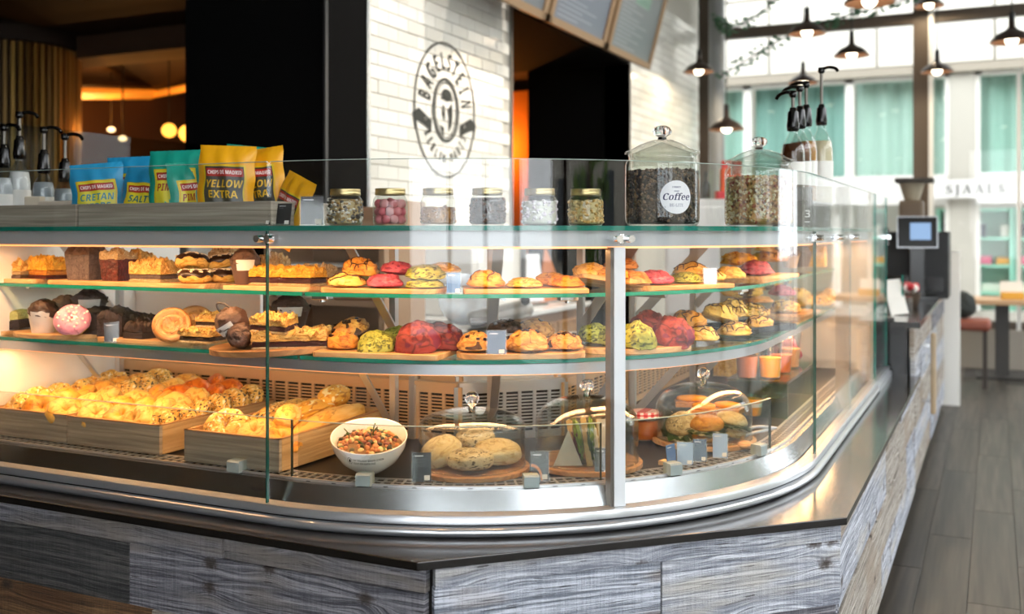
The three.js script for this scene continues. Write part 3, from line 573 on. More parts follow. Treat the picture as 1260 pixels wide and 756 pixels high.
  // lamps of the two strips
  const lampAt = (a, b, o, y, k) => { const p = plan(a, b, 5), q = p[0], r = p[p.length - 1], x0 = q.x + q.nx * o, z0 = q.z + q.nz * o, x1 = r.x + r.nx * o, z1 = r.z + r.nz * o;
    const L = new THREE.RectAreaLight(0xffc58a, LED * k, Math.hypot(x1 - x0, z1 - z0) * 0.96, 0.03); L.position.set((x0 + x1) / 2, y, (z0 + z1) / 2); L.rotation.order = 'YXZ'; L.rotation.set(-Math.PI / 2, Math.atan2(-(z1 - z0), x1 - x0), 0); T.add(L); };
  for (const [a, b] of [[LEFT + 0.02, -0.6], [-0.6, -0.01], [0.01, 0.44], [0.45, 0.88], [0.9, 1.33], [1.34, 1.77], [1.8, 2.6], [2.62, RIGHT - 0.05]]) { lampAt(a, b, -0.07, 1.339, 1); lampAt(a, b, -0.178, 1.016, 0.8); }
  // clamps
  const clamp2 = (s, o, y, arm) => { const p = plan(s, s + 0.001)[0], g = new THREE.Group(); const ang = Math.atan2(p.nx, p.nz); const m = part(T, 'clamp', merge([cyl(0.009, 0.009, 0.022, 16).rotateX(Math.PI / 2).translate(-0.016, 0, -0.004), cyl(0.009, 0.009, 0.022, 16).rotateX(Math.PI / 2).translate(0.016, 0, -0.004), box(0.05, 0.012, 0.006, 0.001), box(0.012, 0.026, 0.02, 0.002).translate(0, 0, -0.012)]), M.chrome, [p.x + p.nx * o, y, p.z + p.nz * o], [0, ang, 0]); };
  clamp2(-0.004, 0.003, 1.366, 0); clamp2(LARC * 0.5 + 0.004, 0.003, 1.366, 0); clamp2(LARC + 0.022, 0.003, 1.366, 0); clamp2(LARC + 0.5, 0.003, 1.366, 0); clamp2(LARC + 0.92, 0.003, 1.366, 0);
  for (const [s, y] of [[0.04, S2 - 0.014], [0.04, S3 - 0.014], [0.82, S2 - 0.014], [0.82, S3 - 0.014], [1.62, S2 - 0.014], [1.66, S3 - 0.014]]) { const p = plan(s, s + 0.001)[0]; part(T, 'shelf_clip', merge([box(0.05, 0.012, 0.03, 0.003), cyl(0.008, 0.008, 0.02, 12).translate(0, -0.012, 0)]), M.chrome, [p.x - p.nx * 0.18, y, p.z - p.nz * 0.18], [0, Math.atan2(p.nx, p.nz), 0]); }
  // slanting brackets that carry the shelves
  const br = s => { const p = plan(s, s + 0.001)[0], P = (o, y) => [p.x + p.nx * o, y, p.z + p.nz * o]; part(T, 'bracket', merge([flatBar(P(-0.56, 1.10), P(-0.30, 1.375), 0.03, 0.006), flatBar(P(-0.56, 0.80), P(-0.34, S3 - 0.012), 0.024, 0.006), flatBar(P(-0.57, DECK), P(-0.57, 1.38), 0.02, 0.02), flatBar(P(-0.56, S3 - 0.02), P(-0.2, S3 - 0.015), 0.014, 0.008), flatBar(P(-0.56, S2 - 0.02), P(-0.2, S2 - 0.015), 0.014, 0.008)]), M.alu); };
  [-1.1, 0.02, 0.62, 1.20, 1.76, 2.5, 3.3].forEach(br);
  // white end wall, return panel at the far end
  part(T, 'rear_panel', boxAt(-2.798, -2.235, 0.955, 1.205, -2.745, -2.73), M.white);
  part(T, 'end_wall', boxAt(-2.815, -2.80, 0.706, 1.378, -2.95, -2.03), M.white);
  part(T, 'side_post', boxAt(-0.55, -0.500, 0.71, 1.557, -4.10, -4.04), std(0xb8b0a2, 0.5, { metalness: 0.3 }));
  part(T, 'far_panel', boxAt(-1.2, -0.50, 0.706, 1.38, -4.885, -4.872), std(0xcfcac0, 0.5));
  // perforated air grilles along the back of the deck
  const grille = (x0, z0, x1, z1, mat, label) => {
    const L = Math.hypot(x1 - x0, z1 - z0), a = Math.atan2(-(z1 - z0), x1 - x0), h = 0.165, cols = Math.max(2, Math.round(L / 0.052)), gs = [];
    const G = part(T, 'grille', box(L, h, 0.004).translate(0, h / 2, -0.02), std(0x14110e, 0.8), [(x0 + x1) / 2, DECK, (z0 + z1) / 2], [0, a, 0]);
    if (label) G.userData.label = label;
    gs.push(box(L, 0.022, 0.008).translate(0, 0.011, 0), box(L, 0.022, 0.008).translate(0, h - 0.011, 0));
    for (let c = 0; c <= cols; c++) gs.push(box(c === 0 || c === cols ? 0.026 : 0.010, h, 0.006).translate(-L / 2 + (c * L) / cols, h / 2, 0));
    for (let r = 1; r < 12; r++) gs.push(box(L, 0.0045, 0.004).translate(0, 0.022 + r * (h - 0.044) / 12, 0));
    part(G, 'slotted_plate', merge(gs), mat);
    part(G, 'cap', merge([box(L, 0.012, 0.05).translate(0, h + 0.006, -0.012), box(L, 0.016, 0.012).translate(0, h + 0.020, -0.03)]), mat);
  };
  M.grilleWarm = std(0xdcb88e, 0.42, { metalness: 0.4 });
  grille(-2.8, -2.66, -1.60, -2.66, M.grilleWarm); grille(-1.585, -2.66, -1.44, -2.66, M.grilleWarm); grille(-1.44, -2.66, -1.20, -2.9, M.alu, 'pale grille panel set across the corner'); grille(-1.20, -2.9, -1.20, -3.5, M.grilleWarm); grille(-1.20, -3.51, -1.20, -4.05, M.grilleWarm); grille(-1.20, -4.06, -1.20, -4.86, M.grilleWarm);
  part(T, 'hinge_post', boxAt(-1.602, -1.583, DECK, 0.945, -2.665, -2.645), M.steel);
  // maker's marks on the apron
  const mk = canvasTex(256, 64, (g, w, h) => { g.fillStyle = '#000'; g.fillRect(0, 0, w, h); g.fillStyle = '#fff'; g.font = 'bold 44px sans-serif'; g.textAlign = 'center'; g.textBaseline = 'middle'; g.fillText('AMIRAC', w / 2, h / 2); });
  part(T, 'maker_mark', new THREE.PlaneGeometry(0.045, 0.011), std(0x0c0c0c, 0.4, { alphaMap: mk, transparent: true }), [-1.70, 0.728, -2.0592], [-0.31, 0, 0]);
}
{ // second glazed length beyond the case, as far as the till
  const t = thing('till_screen', 'plain glass guard between the pastry case and the till', 'glass guard', [0, 0, 0]);
  part(t, 'pane', boxAt(-0.498, -0.49, 0.70, 1.557, -5.42, -4.90), M.glass);
  part(t, 'base_rail', merge([boxAt(-0.52, -0.47, 0.66, 0.686, -5.46, -4.89), boxAt(-0.52, -0.48, 0.684, 0.71, -5.46, -4.89)]), M.alu);
  part(t, 'pane_edge', boxAt(-0.499, -0.489, 0.71, 1.557, -5.425, -5.42), M.glassEdge); part(t, 'pane_edge', boxAt(-0.499, -0.489, 0.71, 1.557, -4.9, -4.892), M.glassEdge);
  part(t, 'clamp', boxAt(-0.488, -0.47, 1.35, 1.37, -5.43, -5.40), M.chrome);
  const c = thing('drinks_cooler', 'low black cooler cabinet behind the glass guard', 'cooler', [-0.9, 0.66, -5.18]);
  part(c, 'body', box(0.66, 0.26, 0.54, 0.01).translate(0, 0.13, 0), M.blackGloss);
  part(c, 'top_plate', box(0.67, 0.012, 0.55, 0.003), M.steel, [0, 0.266, 0]);
  part(c, 'vent', box(0.004, 0.1, 0.4).translate(0.332, 0.1, 0), M.aluDark);
}

// ------------------------------------------------------------------ pastry builders
const UP = new THREE.Vector3(0, 1, 0);
function surfOf({ n = 0.12, f = 2.2, s = 0, flat = 0.25 } = {}, rx, ry, rz) {
  return (x, y, z) => { const k = 1 + n * noise(x * f + s, y * f + s * 1.7, z * f - s) + n * 0.5 * noise(x * f * 2.7 - s, y * f * 2.7, z * f * 2.7 + s); return [x * k * rx, (y < 0 ? y * flat : y) * k * ry, z * k * rz]; };
}
let fs = 1;
function lay(o, pos, turn, tilt) { o.position.set(...pos); o.rotation.order = 'YXZ'; o.rotation.set(tilt ? tilt[0] : 0, turn, tilt ? tilt[1] : 0); return o; }
// a cookie: a low uneven round, optionally with thin chocolate lines over it
function cookie(label, mat, x, z, y, r, h, { drizzle = 0, tilt, turn, group, chunks = 0, n = 0.17 } = {}) {
  fs += 1.37; const o = { n, f: 2.4, s: fs, flat: 0.22, seg: 30 }, k = r / 1.03, ry = h * 0.82;
  const g = blob(k, ry, k, o), S = surfOf(o, k, ry, k); g.computeBoundingBox();
  let dy = 0; { let m = 1e9; const p = new THREE.SphereGeometry(1, 30, 21).attributes.position; for (let i = 0; i < p.count; i++) m = Math.min(m, S(p.getX(i), p.getY(i), p.getZ(i))[1]); dy = -m; }
  turn = turn ?? fs * 2.1;
  if (!drizzle && !chunks) { const m = solo('cookie', label, 'cookie', g, mat, [x, y, z], 0, group); return lay(m, [x, y, z], turn, tilt); }
  const t = thing('cookie', label, 'cookie', [x, y, z], 0, group); lay(t, [x, y, z], turn, tilt);
  part(t, 'crumb', g, mat);
  if (drizzle) {
    const ls = [];
    for (let i = 0; i < drizzle; i++) {
      const off = -0.75 + 1.5 * (i + 0.5) / drizzle, a = (i % 2 ? 0.5 : -0.35) + fs, pts = [];
      for (let j = 0; j <= 12; j++) { const q = -0.93 + 1.86 * j / 12, w = off * Math.sqrt(1 - q * q * 0.9) + 0.1 * Math.sin(j * 1.3 + i), X = q * Math.cos(a) - w * Math.sin(a), Z = q * Math.sin(a) + w * Math.cos(a), rho = Math.min(0.97, Math.hypot(X, Z)), sc = rho / Math.max(1e-6, Math.hypot(X, Z)), Y = Math.sqrt(1 - rho * rho); const v = S(X * sc, Y, Z * sc); pts.push([v[0] * 1.01, v[1] + dy + 0.0006, v[2] * 1.01]); }
      ls.push(tube(pts, 0.0017, 26, 5));
    }
    part(t, 'chocolate_drizzle', merge(ls), FD.drizzle);
  }
  if (chunks) {
    const ls = [];
    for (let i = 0; i < chunks; i++) { const a = i * 2.4 + fs, q = 0.2 + 0.65 * ((i * 0.618 + fs) % 1), Y = Math.sqrt(1 - q * q), v = S(q * Math.cos(a), Y, q * Math.sin(a)); ls.push(new THREE.BoxGeometry(0.011, 0.006, 0.009).rotateY(a * 3).rotateX(0.4 * Math.sin(a)).translate(v[0], v[1] + dy, v[2])); }
    part(t, 'chocolate_chunks', merge(ls), FD.darkChoc);
  }
  return t;
}
function bagel(label, mat, x, z, y, R, r, h, turn, tilt, group) { fs += 0.77; const m = solo('bagel', label, 'bagel', ring(R, r, h, { s: fs, n: 0.12, f: 1.6 }).translate(0, -h, 0), mat, [x, y, z], 0, group); return lay(m, [x, y, z], turn, tilt); }
function doughnut(label, x, z, y, R, r, h, mat, icing, { sprinkles = 0, sprMat, turn = 0, tilt, group, pearls } = {}) {
  fs += 0.9; const t = thing('doughnut', label, 'doughnut', [x, y, z], 0, group); lay(t, [x, y, z], turn, tilt);
  part(t, 'dough', ring(R, r, h, { s: fs, n: 0.05 }), mat);
  const ic = ring(R, r * 1.03, h * 1.03, { s: fs, n: 0.05, tubeSeg: 20 }), p = ic.attributes.position;
  for (let i = 0; i < p.count; i++) { const a = Math.atan2(p.getZ(i), p.getX(i)), cut = h * (1.05 + 0.22 * Math.sin(a * 7 + fs)); if (p.getY(i) < cut) p.setY(i, cut - 0.0005); }
  ic.computeVertexNormals(); part(t, 'icing', ic, icing);
  if (sprinkles) { const ls = []; for (let i = 0; i < sprinkles; i++) { const a = rnd() * 6.28, b = rr(-0.9, 0.9), rad = R + r * Math.sin(b), yy = h + h * Math.cos(b); ls.push((pearls ? new THREE.SphereGeometry(0.0042, 8, 6) : new THREE.BoxGeometry(0.011, 0.004, 0.0045).rotateY(rnd() * 6)).translate(rad * Math.cos(a), yy + 0.0012, rad * Math.sin(a))); } part(t, 'sprinkles', merge(ls), sprMat).userData.kind = 'stuff'; }
  return t;
}
function slice(label, x, z, y, w, d, layers, { turn = 0, tilt, group, name = 'cake_slice', cat = 'cake' } = {}) {       // layers: [name, height, material, roughness of its top, dome]
  fs += 1.1; const t = thing(name, label, cat, [x, y, z], 0, group); lay(t, [x, y, z], turn, tilt); let h = 0;
  layers.forEach(([nm, hh, m, n, dome = 0], i) => { const sh = i % 2 ? 0.003 : 0; part(t, nm, crumb(w - sh, hh, d - sh, { n, s: fs + i * 3, f: n > 0.006 ? 75 : 60, dome }), m, [0, h, 0]); h += hh * 0.97; });
  return t;
}
function muffin(label, x, z, y, r, h, { paper, top, turn = 0, tilt, points = 4, label_card = 0, stem = 0, tab = 0, group, topMat } = {}) {     // muffin in a folded paper cup
  fs += 1.3; const t = thing('muffin', label, 'muffin', [x, y, z], 0, group); lay(t, [x, y, z], turn, tilt);
  const g = new THREE.CylinderGeometry(r, r * 0.66, h * 0.72, 40, 6, true), p = g.attributes.position;
  for (let i = 0; i < p.count; i++) { const a = Math.atan2(p.getZ(i), p.getX(i)), v = p.getY(i) / (h * 0.72) + 0.5, pl = 1 + 0.035 * Math.sin(a * 20) + 0.06 * v * Math.cos(a * points); p.setXYZ(i, p.getX(i) * pl, p.getY(i) + v * v * h * 0.13 * Math.cos(a * points + 0.6) + h * 0.36, p.getZ(i) * pl); }
  g.computeVertexNormals(); part(t, 'paper_cup', g, paper);
  part(t, 'base', cyl(r * 0.66, r * 0.66, 0.002, 24), paper);
  part(t, 'cake_top', blob(r * 0.97, h * 0.5, r * 0.97, { n: 0.16, s: fs, flat: 0.3, f: 3 }), topMat ?? top, [0, h * 0.5, 0]);
  if (label_card) part(t, 'paper_label', new THREE.CylinderGeometry(r * 1.06, r * 0.93, h * 0.34, 14, 1, true, -0.62, 1.24), FD.paperWhite, [0, h * 0.62, 0]);
  if (stem) part(t, 'decoration', tube([[0, h * 0.88, 0], [0.004, h * 1.02, 0], [0.002, h * 1.16, 0.002]], 0.006, 8, 7), FD.choc);
  if (tab) part(t, 'paper_loop', tube([[0, h * 0.95, 0], [-0.012, h * 1.2, 0], [-0.004, h * 1.42, 0], [0.014, h * 1.3, 0], [0.026, h * 1.0, 0]], 0.003, 20, 6), FD.paperGrey);
  return t;
}
function boardOf(label, shape, x, z, y, h = 0.012, turn = 0, mat = M.board, tilt, group) {
  const g = slab(shape, h, 0.0015), p = g.attributes.position, uv = g.attributes.uv; for (let i = 0; i < p.count; i++) uv.setXY(i, p.getX(i) / 0.5, p.getZ(i) / 0.22 + p.getY(i) * 3);
  const m = solo('serving_board', label, 'board', g, mat, [x, y, z], 0, group); return lay(m, [x, y, z], turn, tilt);
}
// small acrylic card holders
const cardTex = (bg, kind) => canvasTex(96, 128, (g, w, h) => {
  g.fillStyle = bg; g.fillRect(0, 0, w, h);
  if (kind === 1) { g.strokeStyle = '#e8842c'; g.lineWidth = 13; g.beginPath(); g.moveTo(-4, 62); g.quadraticCurveTo(50, 58, 62, 128); g.stroke(); g.lineWidth = 9; g.beginPath(); g.moveTo(-4, 96); g.quadraticCurveTo(22, 98, 26, 128); g.stroke(); }
  g.fillStyle = 'rgba(240,240,240,0.85)'; g.fillRect(12, 12, 44, 6); g.fillStyle = 'rgba(230,230,230,0.35)';
  if (kind === 0) for (let i = 0; i < 5; i++) g.fillRect(14, 28 + i * 8, 64 - (i * 17) % 22, 2.5); else g.fillRect(12, 26, 30, 3);
});
const CARD = { black: std(0xffffff, 0.4, { map: cardTex('#26282c', 2) }), text: std(0xffffff, 0.4, { map: cardTex('#24282f', 0) }), navy: std(0xffffff, 0.4, { map: cardTex('#334a6e', 2) }), blue: std(0xffffff, 0.4, { map: cardTex('#4f79b4', 2) }), pale: std(0xffffff, 0.4, { map: cardTex('#9fb9dc', 2) }), fire: std(0xffffff, 0.4, { map: cardTex('#2a1c16', 1) }) };
function priceTag(label, card, x, z, y, w, h, turn, lean = -0.12, group = 'price cards in the case') {
  const t = thing('price_card', label, 'price card', [x, y, z], 0, group); lay(t, [x, y, z], turn, [lean, 0]);
  part(t, 'card', box(w, h, 0.0012).translate(0, h / 2 + 0.002, 0), card);
  part(t, 'holder', merge([box(w + 0.006, h + 0.006, 0.0012).translate(0, h / 2 + 0.002, 0.0022), box(w + 0.006, 0.002, 0.022).translate(0, 0.001, 0.008)]), M.acrylic);
  part(t, 'price_sticker', box(w * 0.3, h * 0.17, 0.0008).translate(w * 0.28, h * 0.15, 0.0032), FD.white);
  return t;
}
const face = u => 25.4 * Math.PI / 180 - Math.atan((u - 630) / 1251);       // a turn that looks back down the aisle

// ------------------------------------------------------------------ upper shelf
{
  const y = S2, b = y + 0.0122, G = 'pastries on the upper glass shelf';
  boardOf('pale board under the crumble slices at the white end wall', rrect(0.36, 0.24, 0.02), -2.863, -2.310, y, 0.012, 0.03);
  boardOf('long pale board under the wrapped loaf cakes and dark doughnuts', rrect(0.62, 0.24, 0.03), -2.303, -2.305, y, 0.012, 0.0);
  boardOf('pale board carrying the long dark berry crumble slab', rrect(0.27, 0.22, 0.02), -1.785, -2.290, y, 0.012, 0.08);
  muffin('folded pale pastry parcel behind the crumble slices, beside the end wall', -3.036, -2.380, b, 0.042, 0.075, { paper: FD.paperTan, top: FD.crumblePale, points: 3 });
  muffin('pinkish pastry parcel standing behind the yellow crumble slice', -2.954, -2.400, b, 0.042, 0.08, { paper: FD.paperTan, top: FD.crumblePale, points: 4, turn: 0.5 });
  slice('pale crumble slice with a thin grey base by the end wall', -2.830, -2.260, b, 0.125, 0.09, [['base', 0.012, FD.cakeGrey, 0.001], ['filling', 0.012, FD.crumblePale, 0.002], ['crumble', 0.030, FD.crumble, 0.016]], { turn: 0.1 });
  slice('bright yellow crumble slice showing a dark cherry middle', -2.700, -2.280, b, 0.10, 0.09, [['base', 0.012, FD.cherry, 0.001], ['filling', 0.016, FD.amber, 0.002], ['crumble', 0.034, FD.crumbleGold, 0.018]], { turn: -0.15 });
  const loaf = (label, x, z, w, d, h, paper, top, turn) => { const t = thing('loaf_cake', label, 'cake', [x, b, z], turn); const g = new THREE.BoxGeometry(w, h, d, 6, 4, 4), p = g.attributes.position; for (let i = 0; i < p.count; i++) { const v = p.getY(i) / h + 0.5, k = 0.86 + 0.14 * v; p.setXYZ(i, p.getX(i) * k + 0.002 * Math.sin(p.getY(i) * 160), p.getY(i) + h / 2, p.getZ(i) * k); } g.computeVertexNormals(); part(t, 'paper_case', g, paper); part(t, 'crumb_top', crumb(w * 1.0, 0.02, d * 1.0, { n: 0.012, s: x * 9, dome: 0.008 }), top, [0, h * 0.97, 0]); return t; };
  loaf('tall cake in a plain dark grey paper case', -2.510, -2.250, 0.098, 0.075, 0.078, FD.cakeGrey, FD.mocha, 0.05);
  loaf('dark cherry loaf cake with glossy sides and crumb top', -2.381, -2.255, 0.080, 0.075, 0.066, FD.cherry, FD.crumblePale, -0.05);
  loaf('brown loaf cake with a crumb top tucked behind the cherry loaf', -2.368, -2.320, 0.07, 0.07, 0.062, FD.mocha, FD.crumble, 0.2);
  slice('pale crumble slice with a grey poppy layer beside the dark doughnuts', -2.233, -2.250, b, 0.118, 0.08, [['base', 0.010, FD.crumblePale, 0.001], ['filling', 0.014, FD.cakeGrey, 0.002], ['crumble', 0.032, FD.crumble, 0.014, 0.012]], { turn: 0.04 });
  const dn = (l, x, z, yy, tilt) => doughnut(l, x, z, yy, 0.030, 0.019, 0.019, FD.butter, FD.darkChoc, { sprinkles: 60, sprMat: FD.cream, turn: x * 7, tilt, group: 'chocolate doughnuts' });
  dn('dark chocolate doughnut with pale flakes, lower one of the front pair', -2.065, -2.240, b); dn('dark chocolate doughnut with pale flakes, upper one of the front pair', -2.089, -2.250, b + 0.040, [0.28, 0.18]);
  dn('dark chocolate doughnut with pale flakes, lower one of the rear pair', -2.031, -2.320, b); dn('dark chocolate doughnut with pale flakes, upper one of the rear pair', -2.046, -2.330, b + 0.040, [0.15, -0.1]);
  slice('whitish crumble bun on top of the rear doughnuts', -2.066, -2.360, b + 0.062, 0.075, 0.06, [['base', 0.01, FD.butter, 0.001], ['crumble', 0.022, FD.crumblePale, 0.014, 0.01]], { name: 'crumble_bun', cat: 'bun' });
  muffin('muffin in a dark brown folded paper cup with a white label, on the upper shelf', -1.886, -2.240, b, 0.041, 0.088, { paper: FD.paperBrown, top: FD.mocha, label_card: 1, turn: face(302), points: 4 });
  slice('pale crumble bun behind the brown paper muffin', -1.881, -2.350, b + 0.02, 0.085, 0.07, [['base', 0.024, FD.crumbleGold, 0.001], ['crumble', 0.026, FD.crumblePale, 0.016, 0.012]], { name: 'crumble_bun', cat: 'bun' });
  slice('long golden crumble slab with a dark berry layer, on the upper shelf', -1.752, -2.255, b, 0.20, 0.08, [['base', 0.008, FD.crumblePale, 0.001], ['berry_layer', 0.016, FD.berry, 0.003], ['crumble', 0.024, FD.crumbleGold, 0.015]], { turn: 0.05 });
  slice('small golden crumble bar behind the long berry slab', -1.725, -2.360, b, 0.09, 0.06, [['base', 0.02, FD.amber, 0.001], ['crumble', 0.03, FD.crumblePale, 0.014]], {});
  // curved length
  boardOf('round-cornered board under the drizzled, pink and green cookies of the upper shelf', rrect(0.33, 0.17, 0.06), -1.457, -2.287, y, 0.012, 0.13);
  boardOf('pale board under the crackled golden cookies of the upper shelf', rrect(0.32, 0.18, 0.01), -1.123, -2.441, y, 0.012, 0.5);
  boardOf('tilted pale board of plain cookies behind the steel post', rrect(0.20, 0.15, 0.012), -0.969, -2.641, y + 0.012, 0.012, 0.8, M.board, [-0.12, -0.16]);
  boardOf('board under the magenta and green cookies past the steel post', rrect(0.30, 0.17, 0.012), -0.818, -2.795, y, 0.012, 0.98);
  boardOf('board under the golden cookie heap at the far end of the upper shelf', rrect(0.34, 0.19, 0.012), -0.750, -3.554, y, 0.012, 1.4);
  const C = (l, m, x, z, yy, r, h, o = {}) => cookie(l, m, x, z, yy, r, h, { group: G, ...o });
  C('golden cookie with chocolate lines, lower one of a pair on the upper shelf', FD.butter, -1.545, -2.239, b, 0.051, 0.038, { drizzle: 5 });
  C('golden cookie with chocolate lines lying on another drizzled cookie, upper shelf', FD.golden, -1.529, -2.276, b + 0.032, 0.050, 0.044, { drizzle: 4, tilt: [0.1, 0.12] });
  C('magenta crackled cookie, lower one of a pair on the upper shelf', FD.magenta, -1.437, -2.255, b, 0.050, 0.036);
  C('magenta crackled cookie lying on another magenta cookie', FD.magenta, -1.430, -2.303, b + 0.032, 0.045, 0.036, { tilt: [0.05, -0.1] });
  C('flat green pistachio cookie, bottom of the pair beside the blue price card', FD.green, -1.338, -2.287, b, 0.052, 0.026);
  C('green speckled cookie on top of the pair beside the blue price card', FD.green, -1.342, -2.302, b + 0.024, 0.053, 0.036, { tilt: [0.12, 0.05] });
  C('yellow-green cookie peeping out behind the green pair', FD.speck, -1.339, -2.383, b + 0.034, 0.048, 0.03);
  priceTag('blue price card standing by the green cookies of the upper shelf', CARD.blue, -1.240, -2.266, y + 0.0005, 0.035, 0.052, face(558) + 0.05);
  C('tall crackled golden cookie on the upper shelf', FD.golden, -1.193, -2.356, b, 0.050, 0.046, { drizzle: 2 });
  C('flat speckled seed cookie beside the crackled golden one', FD.speck, -1.110, -2.413, b, 0.049, 0.026);
  C('golden cookie at the back of the upper board', FD.golden, -1.094, -2.553, b, 0.049, 0.034);
  C('plain amber cookie at the front edge of the upper board, near the steel post', FD.amber, -1.024, -2.488, b, 0.050, 0.030);
  C('pale plain cookie on the tilted board behind the steel post', FD.butter, -0.999, -2.606, y + 0.034, 0.051, 0.038, { tilt: [0, -0.15] });
  C('plain cookie in front of the steel post on the upper shelf', FD.golden, -0.942, -2.612, y + 0.030, 0.05, 0.034);
  C('tan cookie heaped at the back beside the steel post', FD.caramel, -0.955, -2.730, y + 0.05, 0.05, 0.036);
  C('dull beige cookie just past the steel post', FD.caramel, -0.897, -2.656, b, 0.052, 0.040);
  C('rough magenta cookie past the steel post, upper shelf', FD.magenta, -0.846, -2.708, b, 0.050, 0.040);
  C('speckled green cookie between the magenta and drizzled cookies', FD.green, -0.793, -2.830, b, 0.047, 0.032);
  C('drizzled butter cookie behind the green one, upper shelf', FD.butter, -0.821, -2.975, b + 0.018, 0.055, 0.036, { drizzle: 5 });
  C('drizzled butter cookie behind the pale blue price card', FD.butter, -0.774, -3.004, b, 0.05, 0.036, { drizzle: 4 });
  priceTag('pale blue price card in front of drizzled cookies on the upper shelf', CARD.pale, -0.720, -2.811, y + 0.0005, 0.036, 0.054, face(874) + 0.1);
  C('plain round butter cookie beside the pale blue price card', FD.butter, -0.741, -3.121, b, 0.050, 0.040);
  C('golden rugged cookie at the foot of the far heap', FD.crumbleGold, -0.820, -3.614, b + 0.028, 0.065, 0.045, { n: 0.24 });
  C('magenta cookie at the foot of the far heap, upper shelf', FD.magenta, -0.725, -3.436, b, 0.058, 0.050, { n: 0.2 });
  C('golden cookie with chocolate lines in the far heap', FD.golden, -0.780, -3.962, b + 0.03, 0.068, 0.05, { drizzle: 4, n: 0.2 });
  C('pale crumbly cookie on top of the far heap', FD.crumble, -0.830, -3.963, b + 0.075, 0.07, 0.04, { n: 0.25, tilt: [0.1, 0.15] });
  C('small golden crumbly piece crowning the far heap', FD.crumbleGold, -0.840, -4.104, b + 0.105, 0.036, 0.03, { n: 0.25 });
  muffin('chocolate muffin in a pale paper cup behind the far heap', -0.760, -4.262, b, 0.04, 0.08, { paper: FD.paperTan, top: FD.mocha });
  muffin('chocolate muffin in a brown paper cup at the far end of the upper shelf', -0.730, -4.375, b, 0.04, 0.078, { paper: FD.paperBrown, top: FD.mocha });
  slice('yellow cake block far along the upper shelf', -0.690, -4.480, b, 0.08, 0.08, [['base', 0.06, FD.butter, 0.001], ['topping', 0.03, FD.crumbleGold, 0.006]], {});
}

